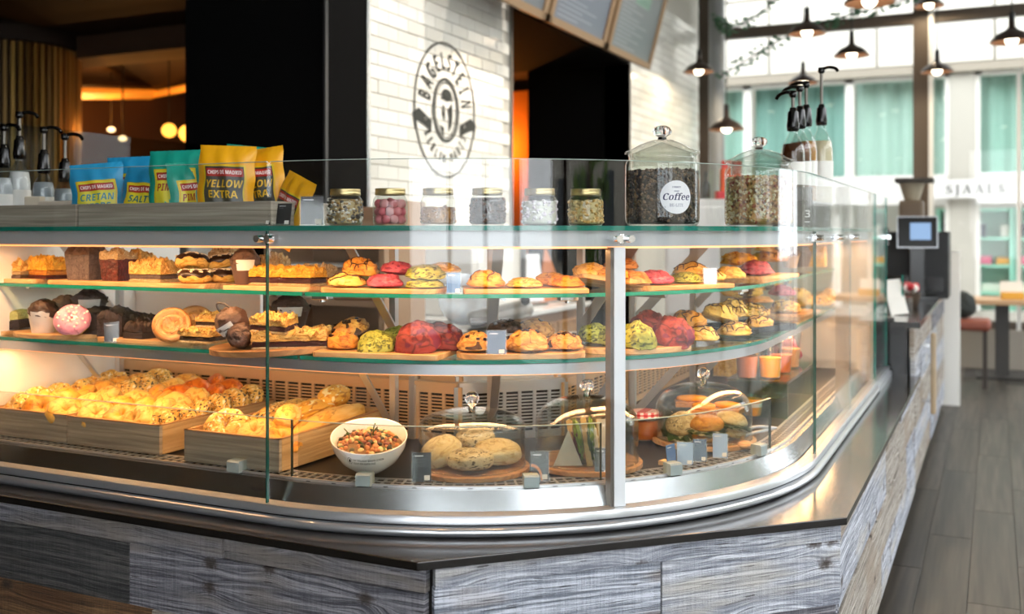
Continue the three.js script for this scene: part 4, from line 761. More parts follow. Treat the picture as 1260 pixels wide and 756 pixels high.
// ------------------------------------------------------------------ lower shelf
{
  const y = S3, b = y + 0.0122, G = 'pastries on the lower glass shelf';
  boardOf('pale board under the green slab at the end wall', rrect(0.22, 0.2, 0.02), -2.901, -2.280, y, 0.012, 0);
  boardOf('oval board under the pink doughnut and paper-cup muffins', ellipse(0.17, 0.12), -2.624, -2.270, y, 0.013, 0.05);
  boardOf('long pale board under the dark cakes and caramel discs', rrect(0.36, 0.2, 0.02), -2.214, -2.280, y, 0.012, 0.0);
  boardOf('large oval board with the berry bars, jutting past the shelf edge', ellipse(0.185, 0.125), -1.767, -2.225, y + 0.001, 0.016, 0.25, M.boardDark, [0.05, 0.05]);
  cookie('brown cookie beside the green slab at the end wall', FD.caramel, -2.929, -2.260, b, 0.05, 0.05, { group: G });
  slice('dark cake slab with a smooth green top', -2.829, -2.250, b, 0.115, 0.09, [['base', 0.03, FD.cocoa, 0.002], ['green_top', 0.026, FD.pistachio, 0.002, 0.012]], { turn: 0.2, tilt: [0, 0.12] });
  muffin('dark muffin in torn white and brown paper beside the pink doughnut', -2.652, -2.210, b, 0.046, 0.09, { paper: FD.paperWhite, top: FD.choc, label_card: 1, turn: face(52) - 0.3, tilt: [0.1, -0.1] });
  doughnut('pink iced doughnut dotted with white pearls, propped upright', -2.503, -2.195, b + 0.034, 0.0265, 0.0255, 0.020, FD.butter, FD.pinkIce, { sprinkles: 34, sprMat: FD.white, pearls: true, turn: face(90), tilt: [0.95, 0.1] });
  muffin('grey-brown muffin with a chocolate stick, behind the pink doughnut', -2.632, -2.280, b + 0.036, 0.042, 0.066, { paper: FD.paperGrey, top: FD.mocha, stem: 1 });
  muffin('wide muffin with a chocolate stick and pale paper, top of the dark heap', -2.541, -2.290, b + 0.042, 0.052, 0.078, { paper: FD.paperGrey, top: FD.cakeGrey, stem: 1, label_card: 1, turn: face(110) });
  slice('almost black brownie block below the wide muffin', -2.492, -2.280, b, 0.10, 0.1, [['cake', 0.07, FD.cocoa, 0.006, 0.012]], { name: 'brownie' });
  slice('dark brownie block behind the small price card', -2.375, -2.250, b, 0.085, 0.09, [['cake', 0.066, FD.cocoa, 0.008, 0.02]], { name: 'brownie', turn: 0.2 });
  slice('dark brownie block behind the crumb-topped squares', -2.341, -2.290, b, 0.08, 0.08, [['cake', 0.056, FD.cocoa, 0.008, 0.01]], { name: 'brownie', turn: -0.1 });
  priceTag('small dark price card leaning on the brownies', CARD.text, -2.320, -2.170, y + 0.0005, 0.038, 0.055, face(137), -0.2);
  slice('square of dark cake with a speckled crumb top, in front', -2.258, -2.225, b, 0.075, 0.07, [['base', 0.02, FD.cocoa, 0.001], ['crumble', 0.022, FD.choc, 0.014]], {});
  slice('square of dark cake with a speckled crumb top, beside the caramel discs', -2.259, -2.270, b + 0.012, 0.075, 0.07, [['base', 0.024, FD.cocoa, 0.001], ['crumble', 0.022, FD.choc, 0.014]], { turn: 0.3 });
  const disc = (l, x, z, yy, tilt, turn) => { const t = solo('caramel_disc', l, 'biscuit', lathe([[0, 0], [0.045, 0], [0.053, 0.006], [0.054, 0.014], [0.049, 0.021], [0.040, 0.0215], [0.034, 0.015], [0.028, 0.019], [0.020, 0.019], [0.013, 0.012], [0, 0.014]], 40), FD.caramel, [x, yy, z], 0, 'caramel discs'); lay(t, [x, yy, z], turn, tilt); };
  disc('round glossy caramel biscuit propped upright facing the glass', -2.101, -2.185, b + 0.042, [1.05, 0.1], face(212)); disc('round glossy caramel biscuit standing behind the first one', -2.082, -2.255, b + 0.045, [0.95, 0], face(240));
  slice('crumble slice with dark filling, lower one of the pair by the caramel discs', -2.011, -2.210, b, 0.115, 0.08, [['base', 0.008, FD.crumblePale, 0.001], ['filling', 0.012, FD.choc, 0.003], ['crumble', 0.018, FD.crumble, 0.013]], { turn: 0.05 });
  slice('crumble slice with dark filling, stacked upper one by the caramel discs', -1.993, -2.250, b + 0.040, 0.10, 0.075, [['base', 0.008, FD.crumblePale, 0.001], ['filling', 0.010, FD.choc, 0.003], ['crumble', 0.020, FD.crumble, 0.013]], { turn: 0.1 });
  muffin('tipped muffin in brown paper with a paper loop and white label', -1.830, -2.170, b + 0.02, 0.046, 0.085, { paper: FD.paperBrown, top: FD.mocha, label_card: 1, tab: 1, turn: face(301) - 0.5, tilt: [0.35, 0.5] });
  muffin('wide brown paper muffin with a printed label behind the berry bars', -1.794, -2.320, b + 0.04, 0.056, 0.078, { paper: FD.paperBrown, top: FD.mocha, label_card: 1, turn: face(357) });
  muffin('small muffin lying on its side on the oval board', -1.841, -2.160, b + 0.022, 0.036, 0.06, { paper: FD.paperGrey, top: FD.mocha, turn: face(300) + 0.4, tilt: [1.2, 0.3] });
  slice('berry crumble bar lying on top of the longer bar', -1.735, -2.175, b + 0.046, 0.105, 0.07, [['base', 0.007, FD.crumblePale, 0.001], ['berry_layer', 0.014, FD.berry, 0.004], ['crumble', 0.020, FD.crumble, 0.015]], { turn: 0.15, tilt: [0.1, -0.05] });
  slice('long berry crumble bar slanting across the oval board', -1.689, -2.195, b + 0.005, 0.20, 0.075, [['base', 0.008, FD.crumblePale, 0.001], ['berry_layer', 0.015, FD.berry, 0.004], ['crumble', 0.022, FD.crumble, 0.015]], { turn: 0.42, tilt: [0.12, 0.02] });
  // curved length
  boardOf('rectangular board under the choc chip, green and red cookies of the lower shelf', rrect(0.34, 0.2, 0.012), -1.440, -2.275, y, 0.014, 0.18);
  boardOf('round board under the choc chip cookies with a dark blue card', rrect(0.33, 0.19, 0.07), -1.121, -2.411, y, 0.014, 0.52);
  boardOf('round board under the green and red cookies astride the steel post', ellipse(0.165, 0.10), -0.886, -2.653, y, 0.014, 0.86);
  const C = (l, m, x, z, yy, r, h, o = {}) => cookie(l, m, x, z, yy, r, h, { group: G, ...o }), c = y + 0.0142;
  C('golden choc chip cookie at the corner of the rectangular board', FD.amber, -1.549, -2.229, c, 0.045, 0.048, { chunks: 3 });
  C('choc chip cookie resting on the one at the board corner', FD.chip, -1.547, -2.264, c + 0.036, 0.052, 0.04, { chunks: 7, tilt: [0.25, 0.25] });
  C('dark green speckled cookie propped up beside the red ones', FD.green, -1.445, -2.228, c + 0.008, 0.050, 0.036, { tilt: [0.75, 0.1], turn: face(464) });
  C('second green cookie tucked behind the propped one', FD.green, -1.433, -2.313, c + 0.01, 0.05, 0.044, { tilt: [0.4, 0], turn: face(490) });
  C('large dark red cookie at the front of the rectangular board', FD.red, -1.343, -2.270, c + 0.002, 0.062, 0.076, { tilt: [0.3, 0.15], turn: face(516), n: 0.16 });
  C('large dark red cookie behind the other red one', FD.red, -1.321, -2.347, c + 0.006, 0.062, 0.06, { tilt: [0.2, -0.2], turn: face(540), n: 0.16 });
  C('choc chip cookie at the left rim of the round board', FD.chip, -1.207, -2.326, c, 0.050, 0.050, { chunks: 6 });
  C('very dark chocolate cookie at the back of the round board', FD.mocha, -1.191, -2.467, c + 0.036, 0.052, 0.034, { chunks: 8 });
  C('brown choc chip cookie heaped at the back of the round board', FD.chip, -1.118, -2.507, c + 0.022, 0.052, 0.05, { chunks: 4 });
  C('large choc chip cookie in the middle of the round board', FD.chip, -1.087, -2.381, c, 0.057, 0.056, { chunks: 7 });
  C('pale choc chip cookie at the edge of the round board near the steel post', FD.chip, -1.016, -2.455, c, 0.051, 0.046, { chunks: 5 });
  C('small round of choc chip cookie behind the blue card', FD.chip, -1.169, -2.364, c, 0.05, 0.04, { chunks: 5 });
  priceTag('dark blue price card in front of the choc chip cookies', CARD.navy, -1.134, -2.297, y + 0.012, 0.046, 0.058, face(611));
  C('green speckled cookie at the back of the board by the steel post', FD.green, -0.986, -2.605, c + 0.012, 0.05, 0.044, { tilt: [0.2, 0] });
  C('green cookie half hidden by the steel post', FD.green, -0.938, -2.601, c, 0.048, 0.05);
  C('big green speckled cookie just past the steel post', FD.green, -0.862, -2.593, c, 0.052, 0.068, { tilt: [0.2, -0.1], turn: face(784) });
  C('dark red cookie behind the big green one past the post', FD.red, -0.884, -2.753, c + 0.024, 0.056, 0.062, { tilt: [0.2, 0.2] });
  C('big dark red cookie leaning beside the green one past the post', FD.red, -0.803, -2.713, c + 0.004, 0.060, 0.074, { tilt: [0.35, -0.2], turn: face(826), n: 0.16 });
  // black tray of drizzled cookies
  { const t = thing('serving_tray', 'shallow black tray of drizzled cookies on the lower shelf', 'tray', [0, 0, 0]); const [tx, tz] = [-0.752, -3.338]; lay(t, [tx, y, tz], 1.18);
    part(t, 'floor', box(0.32, 0.004, 0.2, 0.001).translate(0, 0.002, 0), M.blackGloss);
    part(t, 'rim', merge([box(0.33, 0.02, 0.006).translate(0, 0.01, 0.1), box(0.33, 0.02, 0.006).translate(0, 0.01, -0.1), box(0.006, 0.02, 0.2).translate(0.163, 0.01, 0), box(0.006, 0.02, 0.2).translate(-0.163, 0.01, 0)]), M.blackGloss); }
  const k = y + 0.0052;
  C('drizzled cookie at the corner of the black tray next to the red cookie', FD.butter, -0.755, -2.875, k + 0.004, 0.045, 0.040, { drizzle: 4 });
  C('amber drizzled cookie behind the corner one on the black tray', FD.amber, -0.837, -2.996, k + 0.03, 0.06, 0.05, { drizzle: 4 });
  C('drizzled cookie heaped highest on the black tray', FD.butter, -0.790, -3.187, k + 0.034, 0.058, 0.054, { drizzle: 6, tilt: [0.2, -0.2] });
  C('drizzled cookie at the front rim of the black tray', FD.butter, -0.710, -3.064, k + 0.004, 0.052, 0.04, { drizzle: 5 });
  C('green-yellow drizzled cookie on the black tray', FD.speck, -0.760, -3.536, k + 0.024, 0.060, 0.046, { drizzle: 6 });
  C('drizzled cookie at the far front of the black tray', FD.butter, -0.705, -3.392, k, 0.05, 0.038, { drizzle: 5 });
  C('drizzled cookie heaped in the middle of the black tray', FD.butter, -0.790, -3.386, k + 0.045, 0.05, 0.046, { drizzle: 5, tilt: [0.3, 0.1] });
  boardOf('pale board past the black tray at the far end of the lower shelf', rrect(0.3, 0.2, 0.012), -0.740, -4.080, y, 0.012, 1.5);
  C('round drizzled cookie on the far board of the lower shelf', FD.speck, -0.725, -3.980, y + 0.013, 0.060, 0.052, { drizzle: 5 });
  C('magenta cookie on the far board of the lower shelf', FD.magenta, -0.790, -4.247, y + 0.06, 0.056, 0.044);
  C('golden cookie beside the magenta one on the far board', FD.golden, -0.770, -4.512, y + 0.013, 0.06, 0.05, { drizzle: 3 });
  // wrapped sandwiches heaped behind the tray
  const wrap = (l, x, z, yy, turn, tilt) => { const t = thing('wrapped_roll', l, 'sandwich', [x, yy, z]); lay(t, [x, yy, z], turn, tilt); part(t, 'roll', blob(0.082, 0.026, 0.034, { n: 0.1, s: x * 5, flat: 0.8, f: 3 }), FD.butter); part(t, 'paper', blob(0.052, 0.029, 0.037, { n: 0.14, s: x * 3, flat: 0.85, f: 4 }), FD.paperBrown, [0.012, -0.002, 0]); part(t, 'filling', blob(0.07, 0.007, 0.035, { n: 0.3, s: 2, flat: 1, f: 8 }), FD.crumbleGold, [-0.005, 0.045, 0]); };
  wrap('golden filled roll in brown paper, nearest the black tray', -0.870, -3.862, y + 0.075, 0.3, [0.2, 0]);
  wrap('golden filled roll in brown paper, heaped in the middle', -0.870, -4.250, y + 0.085, 0.7, [0.3, 0.15]);
  wrap('golden filled roll in brown paper, at the back of the heap', -0.890, -4.687, y + 0.085, 1.1, [0.2, -0.1]);
  C('pale flat bread under the wrapped rolls', FD.caramel, -0.850, -3.954, y + 0.05, 0.085, 0.03);
  C('speckled bread roll past the glass joint on the lower shelf', FD.bagelPoppy, -0.670, -4.526, y + 0.001, 0.06, 0.05);
  C('brown bread roll at the very end of the lower shelf', FD.bagelSesame, -0.680, -4.812, y + 0.001, 0.07, 0.06);
  C('crumbly pastry at the glass joint on the lower shelf', FD.crumble, -0.750, -4.454, y + 0.001, 0.07, 0.08, { n: 0.25 });
}

// ------------------------------------------------------------------ deck of the case: crates of bagels
{
  const crate = (label, x0, x1, z0, z1, h) => {
    const t = thing('bread_crate', label, 'crate', [(x0 + x1) / 2, DECK + 0.005, (z0 + z1) / 2], 0), w = x1 - x0, d = z0 - z1, e = 0.012;
    const uvs = g => { const p = g.attributes.position, uv = g.attributes.uv; for (let i = 0; i < p.count; i++) uv.setXY(i, (p.getX(i) + p.getZ(i)) / 0.6, p.getY(i) / 0.15); return g; };
    part(t, 'front_board', uvs(box(w, h, e, 0.0015).translate(0, h / 2, d / 2 - e / 2)), M.crate);
    part(t, 'back_board', uvs(box(w, h, e, 0.0015).translate(0, h / 2, -d / 2 + e / 2)), M.crateIn);
    for (const s of [-1, 1]) part(t, 'side_board', uvs(box(e, h, d - 2 * e, 0.0015).translate(s * (w / 2 - e / 2), h / 2, 0)), M.crateIn);
    part(t, 'floor_board', box(w - 2 * e, 0.006, d - 2 * e).translate(0, 0.004, 0), M.crateIn);
    part(t, 'top_edge', merge([box(w, 0.003, e).translate(0, h, d / 2 - e / 2), box(e, 0.003, d).translate(-w / 2 + e / 2, h, 0), box(e, 0.003, d).translate(w / 2 - e / 2, h, 0)]), M.boardDark);
    return t;
  };
  crate('grey timber bread crate against the white end wall', -2.785, -2.462, -2.135, -2.625, 0.082);
  crate('grey timber bread crate of plain and orange bagels', -2.452, -2.095, -2.130, -2.625, 0.082);
  crate('dark timber bread crate of cheese rolls beside the salad bowl', -1.985, -1.665, -2.108, -2.615, 0.085);
  const B0 = DECK + 0.066, G = 'bagels in the timber crates';
  const put = (l, m, x, z, y, k = 1, lean = 0.72) => bagel(l, m, x, z, y, 0.0285 * k, 0.0275 * k, 0.0245 * k, 0.5 * Math.sin(x * 40 + z * 31), [lean + 0.25 * Math.sin(z * 77 + x * 9), 0.4 * Math.sin(x * 53 + z * 20)], G);
  for (let r = 0; r < 6; r++) { // crate by the end wall
    const z = -2.185 - r * 0.075;
    put(r === 0 ? 'seeded bagel at the front of the crate by the end wall' : 'seeded bagel in the row along the end wall', FD.bagelSesame, -2.735, z, B0 + 0.012 + r * 0.006);
    put(r < 2 ? 'plain bagel near the front of the crate by the end wall' : 'plain bagel down the middle of the crate by the end wall', FD.bagel, -2.635, z - 0.01, B0 + 0.018 + r * 0.004);
    put(r > 2 ? 'seeded bagel piled high at the back of the crate by the end wall' : 'amber bagel beside the timber divider of the first crate', r > 2 ? FD.bagelPoppy : FD.bagelPale, -2.525, z, B0 + 0.016 + r * 0.008);
  }
  for (let r = 0; r < 6; r++) { // crate of plain and orange bagels
    const z = -2.18 - r * 0.075;
    put('plain bagel along the divider of the middle crate', r % 2 ? FD.bagel : FD.bagelPale, -2.39, z, B0 + 0.014 + r * 0.006);
    put(r > 2 ? 'deep orange bagel at the back of the middle crate' : 'plain bagel in the second row of the middle crate', r > 2 ? FD.bagelOrange : FD.bagel, -2.302, z - 0.015, B0 + 0.016 + r * 0.006);
    put(r > 3 ? 'orange bagel beside the pale ones in the middle crate' : 'pale yellow bagel in the third row of the middle crate', r > 3 ? FD.bagelOrange : FD.bagelPale, -2.225, z, B0 + 0.014 + r * 0.005);
    put('poppy seed bagel along the outer side of the middle crate', FD.bagelPoppy, -2.150, z - 0.012, B0 + 0.002 + r * 0.005, 0.95);
  }
  put('big seeded bagel at the front corner of the cheese roll crate', FD.bagelSesame, -1.905, -2.185, B0 + 0.020, 1.12, 0.75);
  put('plain bagel beside the seeded one in the cheese roll crate', FD.bagelPale, -1.80, -2.18, B0 + 0.012, 1.0, 0.7);
  put('plain bagel in the front corner of the crate next to the bowl', FD.bagel, -1.715, -2.18, B0 + 0.002, 1.0, 0.5);
  const roll = (l, m, x, z, y, len, r, tiltx, turn) => { fs += 1; const t = solo('cheese_roll', l, 'bread roll', blob(r, r * 0.85, len / 2, { n: 0.10, s: fs, f: 3, flat: 0.9, seg: 34 }), m, [x, y, z], 0, 'long cheese rolls'); lay(t, [x, y, z], turn, [tiltx, 0]); };
  roll('long cheese-crusted roll along the outer side of its crate, the palest', FD.bagelPale, -1.715, -2.40, B0 - 0.018, 0.36, 0.044, 0.06, 0.02);
  roll('long golden cheese-crusted roll in the middle of its crate', FD.cheesy, -1.815, -2.44, B0 - 0.01, 0.32, 0.046, 0.10, -0.03);
  roll('long seeded roll along the inner side of the cheese roll crate', FD.bagelPoppy, -1.925, -2.44, B0 - 0.014, 0.30, 0.04, 0.06, 0.0);
  roll('short cheese roll piled on top of the long ones', FD.cheesy, -1.80, -2.54, B0 + 0.03, 0.14, 0.042, 0.05, 0.1);
  roll('small pale roll bridging the front of the long rolls', FD.bagelPale, -1.77, -2.28, B0 + 0.02, 0.15, 0.036, 0.1, 0.5);
}
// ------------------------------------------------------------------ salad bowl
{
  const [x, z] = [-1.462, -2.220], t = thing('salad_bowl', 'white china bowl of chopped salad tipped towards the glass', 'bowl', [x, DECK + 0.018, z]);
  lay(t, [x, DECK + 0.018, z], face(455), [0.30, 0.02]);
  part(t, 'bowl', lathe([[0, 0], [0.04, 0.0], [0.046, 0.004], [0.075, 0.030], [0.093, 0.062], [0.0985, 0.088], [0.0970, 0.0905], [0.0945, 0.088], [0.088, 0.062], [0.070, 0.034], [0.042, 0.012], [0, 0.010]], 56), M.whiteGloss);
  part(t, 'foot', box(0.09, 0.03, 0.03, 0.004), M.white, [0, -0.003, -0.045]);
  const mats = [['nuts', 0xb8794a, 70], ['beans', 0xd9c28a, 44], ['olives', 0x2f3328, 46], ['leaves', 0x53702e, 26], ['onions', 0x8a4a38, 40]];
  for (const [nm, c, n] of mats) {
    const gs = []; for (let i = 0; i < n; i++) { const a = rnd() * 6.28, q = Math.sqrt(rnd()) * 0.077, s = rr(0.005, 0.0085), g = nm === 'leaves' ? new THREE.SphereGeometry(1, 8, 6).scale(s * 1.9, s * 0.3, s * 0.7) : new THREE.SphereGeometry(1, 8, 6).scale(s * rr(0.8, 1.3), s * 0.8, s); gs.push(g.rotateX(rnd() * 3).rotateY(rnd() * 6).translate(q * Math.cos(a), 0.058 + 0.020 * (1 - (q / 0.08) ** 2) + rr(0, 0.008), q * Math.sin(a))); }
    part(t, nm, merge(gs), std(c, 0.45)).userData.kind = 'stuff';
  }
  part(t, 'salad_bed', blob(0.083, 0.022, 0.083, { n: 0.1, flat: 1, s: 4 }), std(0x7a5a38, 0.7), [0, 0.036, 0]);
  part(t, 'herb_sprig', merge([tube([[0.01, 0.08, -0.02], [0.012, 0.098, -0.024], [0.016, 0.112, -0.022]], 0.0018, 8, 5), tube([[0.012, 0.09, -0.02], [0.022, 0.104, -0.018]], 0.0018, 6, 5), tube([[-0.05, 0.07, 0.0], [-0.052, 0.10, 0.004], [-0.062, 0.116, 0.006]], 0.0014, 8, 5)]), FD.leaf);
  const tx = canvasTex(768, 192, (g, w, h) => { g.fillStyle = '#f2f2f0'; g.fillRect(0, 0, w, h); g.fillStyle = g.strokeStyle = '#20242c'; g.lineWidth = 8; g.beginPath(); g.ellipse(70, 96, 46, 62, 0, 0, 7); g.stroke(); g.beginPath(); g.ellipse(72, 94, 20, 34, 0, 0, 7); g.fill(); g.font = 'bold 58px sans-serif'; g.textBaseline = 'middle'; g.fillText('LA SALADE BAGELSTEIN', 140, 66, 600); g.fillText('TOUT EN GAIN OUI', 140, 130, 440); });
  const prof = [[0.0868, 0.0505], [0.0931, 0.0622], [0.0952, 0.072], [0.0972, 0.0815]];
  part(t, 'printed_lettering', lathe(prof.map(q => [q[0] + 0.0012, q[1] - 0.0004]), 24, -0.62, 1.05), phys({ color: 0xffffff, roughness: 0.15, map: tx, side: THREE.DoubleSide }));
}
// ------------------------------------------------------------------ glass cloches
function cloche(label, x, z, r, h, boardLabel, { board = true, shoulder = 0.3, y = DECK + 0.005, bmat = M.boardDark, lift = 0.014 } = {}) {
  if (board) boardOf(boardLabel, ellipse(r * 1.04, r * 1.04), x, z, y, 0.012, 0.4, bmat);
  const t = thing('glass_cloche', label, 'cloche', [x, y + (board ? 0.0125 : 0), z]);
  const pts = []; const R = r * 0.97, hs = h * (1 - shoulder);
  pts.push([R, 0.001], [R, hs * 0.5], [R, hs]); for (let i = 1; i <= 10; i++) { const a = i / 10 * Math.PI / 2; pts.push([R * (0.10 + 0.90 * Math.pow(Math.cos(a), 0.85)) , hs + (h - hs) * Math.sin(a)]); }
  pts.push([0.0005, h]); const inner = pts.slice().reverse().map(([a, b]) => [Math.max(0.0005, a - 0.003), Math.max(0.001, b - 0.003)]);
  part(t, 'dome', lathe([...pts, ...inner, [R, 0.001]], 48), M.glassClear);
  part(t, 'rim', new THREE.TorusGeometry(R, 0.0022, 8, 48).rotateX(Math.PI / 2).translate(0, 0.003, 0), M.glassClear);
  part(t, 'knob', lathe([[0.0005, h - 0.002], [0.010, h], [0.008, h + 0.010], [0.016, h + 0.018], [0.0195, h + 0.028], [0.016, h + 0.039], [0.008, h + 0.045], [0.0005, h + 0.046]], 20), M.solidGlass);
  return t;
}
{
  const [x1, z1] = [-1.235, -2.357], [x2, z2] = [-0.985, -2.540], [x3, z3] = [-0.781, -2.972];
  cloche('low glass cloche over plain round buns', x1, z1, 0.144, 0.145, 'round timber board under the cloche of plain buns');
  cloche('tall glass cloche over a wrapped sandwich', x2, z2, 0.142, 0.170, 'round timber board under the cloche of the sandwich', { shoulder: 0.42 });
  cloche('wide glass cloche over bagel sandwiches and orange tarts', x3, z3, 0.146, 0.160, 'wide pale board under the cloche of bagel sandwiches', { bmat: M.board, shoulder: 0.5 });
  const b = DECK + 0.018, bun = (l, m, x, z, y, rx, ry, turn, tilt) => { fs += 1; const o = solo('bread_bun', l, 'bun', blob(rx, ry * 0.62, rx * 0.95, { n: 0.05, s: fs, flat: 0.75, power: 0.75 }), m, [x, y, z], 0, 'plain buns under the low cloche'); lay(o, [x, y, z], turn, tilt); };
  // offsets along the glass (right, back)
  const at = (x, z, u, r, k) => { const a = face(u), c = Math.cos(a), s = Math.sin(a); return [x + c * r - s * k, z - s * r - c * k]; };
  let p = at(x1, z1, 581, -0.005, -0.062); bun('seed-dusted flat bun at the front under the low cloche', FD.bunSeed, p[0], p[1], b, 0.062, 0.050, 0.3);
  p = at(x1, z1, 581, -0.072, 0.0); bun('smooth pale bun leaning up at one side under the low cloche', FD.bun, p[0], p[1], b + 0.014, 0.056, 0.052, face(581), [0.45, 0.35]);
  p = at(x1, z1, 581, 0.066, 0.0); bun('smooth pale bun lying flat on the other side under the low cloche', FD.bun, p[0], p[1], b + 0.004, 0.062, 0.056, 0.5, [0.1, -0.05]);
  p = at(x1, z1, 581, 0.01, 0.06); bun('seeded bun heaped at the back under the low cloche', FD.bunSeed, p[0], p[1], b + 0.034, 0.054, 0.046, 0.2, [0.1, 0.1]);
  priceTag('black text card standing by the cloche of buns', CARD.text, -1.285, -2.184, DECK + 0.0045, 0.046, 0.070, face(519), -0.12);
  priceTag('dark card with an orange swirl between the two cloches', CARD.fire, -1.025, -2.320, DECK + 0.0045, 0.044, 0.070, face(664), -0.12);
  priceTag('black price card in front of the sandwich cloche', CARD.text, -0.899, -2.427, DECK + 0.0045, 0.038, 0.070, face(741), -0.12);
  // wrapped club sandwich
  { const t = thing('sandwich', 'triangular club sandwich with lettuce in white paper', 'sandwich', [0, 0, 0]); p = at(x2, z2, 722, 0.0, -0.03); lay(t, [p[0], b, p[1]], face(722));
    const wedge = (w, h, d) => new THREE.ExtrudeGeometry(new THREE.Shape([[0, 0], [d, 0], [d * 0.45, h]].map(q => new THREE.Vector2(...q))), { depth: w, bevelEnabled: true, bevelSize: 0.0015, bevelThickness: 0.0015, bevelSegments: 1 }).rotateY(Math.PI / 2).translate(0, 0, 0.055);
    const put = (n, w, h, m, x, lean) => part(t, n, wedge(w, h, 0.11), m, [x, 0.002, 0], [0, 0, lean]);
    put('bread_slice', 0.013, 0.108, FD.bun, -0.030, 0.22); put('bread_slice', 0.013, 0.114, FD.bun, 0.002, 0.16); put('bread_slice', 0.013, 0.112, FD.bun, 0.036, 0.10);
    const lf = (x, s, m, n, lean, h) => part(t, n, blob(0.010, h, 0.052, { n: 0.45, s, f: 4, flat: 1 }), m, [x, 0.004, 0.012], [0, 0, lean]);
    lf(-0.010, 3, FD.lettuce, 'lettuce', 0.2, 0.048); lf(-0.014, 9, std(0x6a3c4a, 0.5), 'ham', 0.2, 0.042); lf(0.024, 5, FD.lettuce, 'lettuce', 0.13, 0.05); lf(0.019, 12, FD.leaf, 'lettuce', 0.13, 0.042); lf(0.028, 15, FD.white, 'cheese', 0.13, 0.044);
    part(t, 'paper_wrap', new THREE.ExtrudeGeometry(new THREE.Shape([[-0.09, 0], [-0.012, 0], [-0.05, 0.092]].map(q => new THREE.Vector2(...q))), { depth: 0.0015, bevelEnabled: false }), FD.paperWhite, [0, 0.002, 0.050], [-0.12, 0.3, 0]);
    part(t, 'paper_wrap', new THREE.ExtrudeGeometry(new THREE.Shape([[0.05, 0], [0.085, 0], [0.06, 0.12], [0.03, 0.118]].map(q => new THREE.Vector2(...q))), { depth: 0.0015, bevelEnabled: false }), FD.paperWhite, [0, 0.002, 0.03], [-0.05, -0.5, 0]); }
  // third cloche: bagel sandwiches below, orange tarts on a raised board
  const sand = (l, r, k, y, turn, tilt, m) => { fs += 1; const q = at(x3, z3, 866, r, k), t = thing('bagel_sandwich', l, 'sandwich', [0, 0, 0], 0, 'bagel sandwiches under the wide cloche'); lay(t, [q[0], y, q[1]], turn, tilt); part(t, 'lower_half', blob(0.05, 0.02, 0.05, { n: 0.06, s: fs, flat: 0.8 }), m); part(t, 'filling', blob(0.052, 0.010, 0.052, { n: 0.5, s: fs, f: 5, flat: 1 }), FD.cream, [0, 0.022, 0]); part(t, 'lettuce', blob(0.054, 0.006, 0.054, { n: 0.6, s: fs + 4, f: 6, flat: 1 }), FD.leaf, [0, 0.030, 0]); part(t, 'upper_half', blob(0.05, 0.028, 0.05, { n: 0.07, s: fs + 2, flat: 0.4 }), m, [0, 0.036, 0]); };
  sand('seeded bagel sandwich with leaves at the side of the wide cloche', -0.055, -0.03, b + 0.004, 0.4, [0.5, 0.2], FD.bunSeed);
  sand('plain bagel sandwich at the front of the wide cloche', 0.01, -0.066, b + 0.002, 0.2, [0.15, 0], FD.bagel);
  sand('pale bagel sandwich at the other side of the wide cloche', 0.07, -0.02, b + 0.006, 1, [0.1, -0.15], FD.bun);
  sand('plain bagel sandwich at the back of the wide cloche', 0.0, 0.062, b + 0.002, 0.2, [0.1, 0], FD.bagelPale);
  const tart = (l, r, k, y, w, d, turn) => { const q = at(x3, z3, 866, r, k), t = thing('orange_tart', l, 'tart', [q[0], y, q[1]], turn, 'orange tarts under the wide cloche'); part(t, 'crust', crumb(w, 0.018, d, { n: 0.003, s: r * 9 }), FD.caramel); part(t, 'orange_glaze', blob(w * 0.47, 0.012, d * 0.47, { n: 0.05, flat: 0.6, power: 0.6 }), FD.mango, [0, 0.015, 0]); };
  tart('long orange glazed tart propped across the sandwiches', -0.035, 0.045, b + 0.082, 0.10, 0.045, face(866) + 0.1); tart('orange glazed tart in the middle of the wide cloche', 0.0, -0.015, b + 0.070, 0.075, 0.055, face(866)); tart('orange glazed tart at the far side of the wide cloche', 0.07, 0.03, b + 0.068, 0.085, 0.06, face(866) - 0.3);
  priceTag('blue price card turned edgeways by the wide cloche', CARD.blue, -0.763, -2.585, DECK + 0.0045, 0.042, 0.062, face(827) + 1.0, -0.1);
  priceTag('pale blue price card next to the dark one by the wide cloche', CARD.pale, -0.745, -2.643, DECK + 0.0045, 0.042, 0.058, face(843), -0.1);
  priceTag('dark slate price card between two pale ones', CARD.navy, -0.720, -2.699, DECK + 0.0045, 0.036, 0.058, face(861), -0.1);
  priceTag('pale blue price card standing alone past the dark one', CARD.pale, -0.682, -2.770, DECK + 0.0045, 0.040, 0.064, face(886), -0.1);
  // preserve jar with a gingham lid
  { const [x, z] = [-0.949, -2.926], t = thing('preserve_jar', 'small amber preserve jar with a red gingham lid', 'jar', [x, DECK + 0.005, z]);
    part(t, 'preserve', lathe([[0, 0.002], [0.034, 0.002], [0.038, 0.008], [0.038, 0.055], [0, 0.055]], 28), std(0xb4601c, 0.2)); part(t, 'glass', lathe([[0.0005, 0], [0.036, 0], [0.0405, 0.006], [0.0405, 0.062], [0.036, 0.068], [0.0005, 0.068]], 28), M.glassClear);
    part(t, 'gingham_lid', cyl(0.042, 0.042, 0.018, 32), std(0xffffff, 0.5, { map: tex(128, 32, (u, v) => { const a = Math.floor(u * 24) % 2, c = Math.floor(v * 3) % 2; return a && c ? [190, 24, 34] : a || c ? [226, 120, 124] : [248, 244, 240]; }) }), [0, 0.067, 0]); }
}
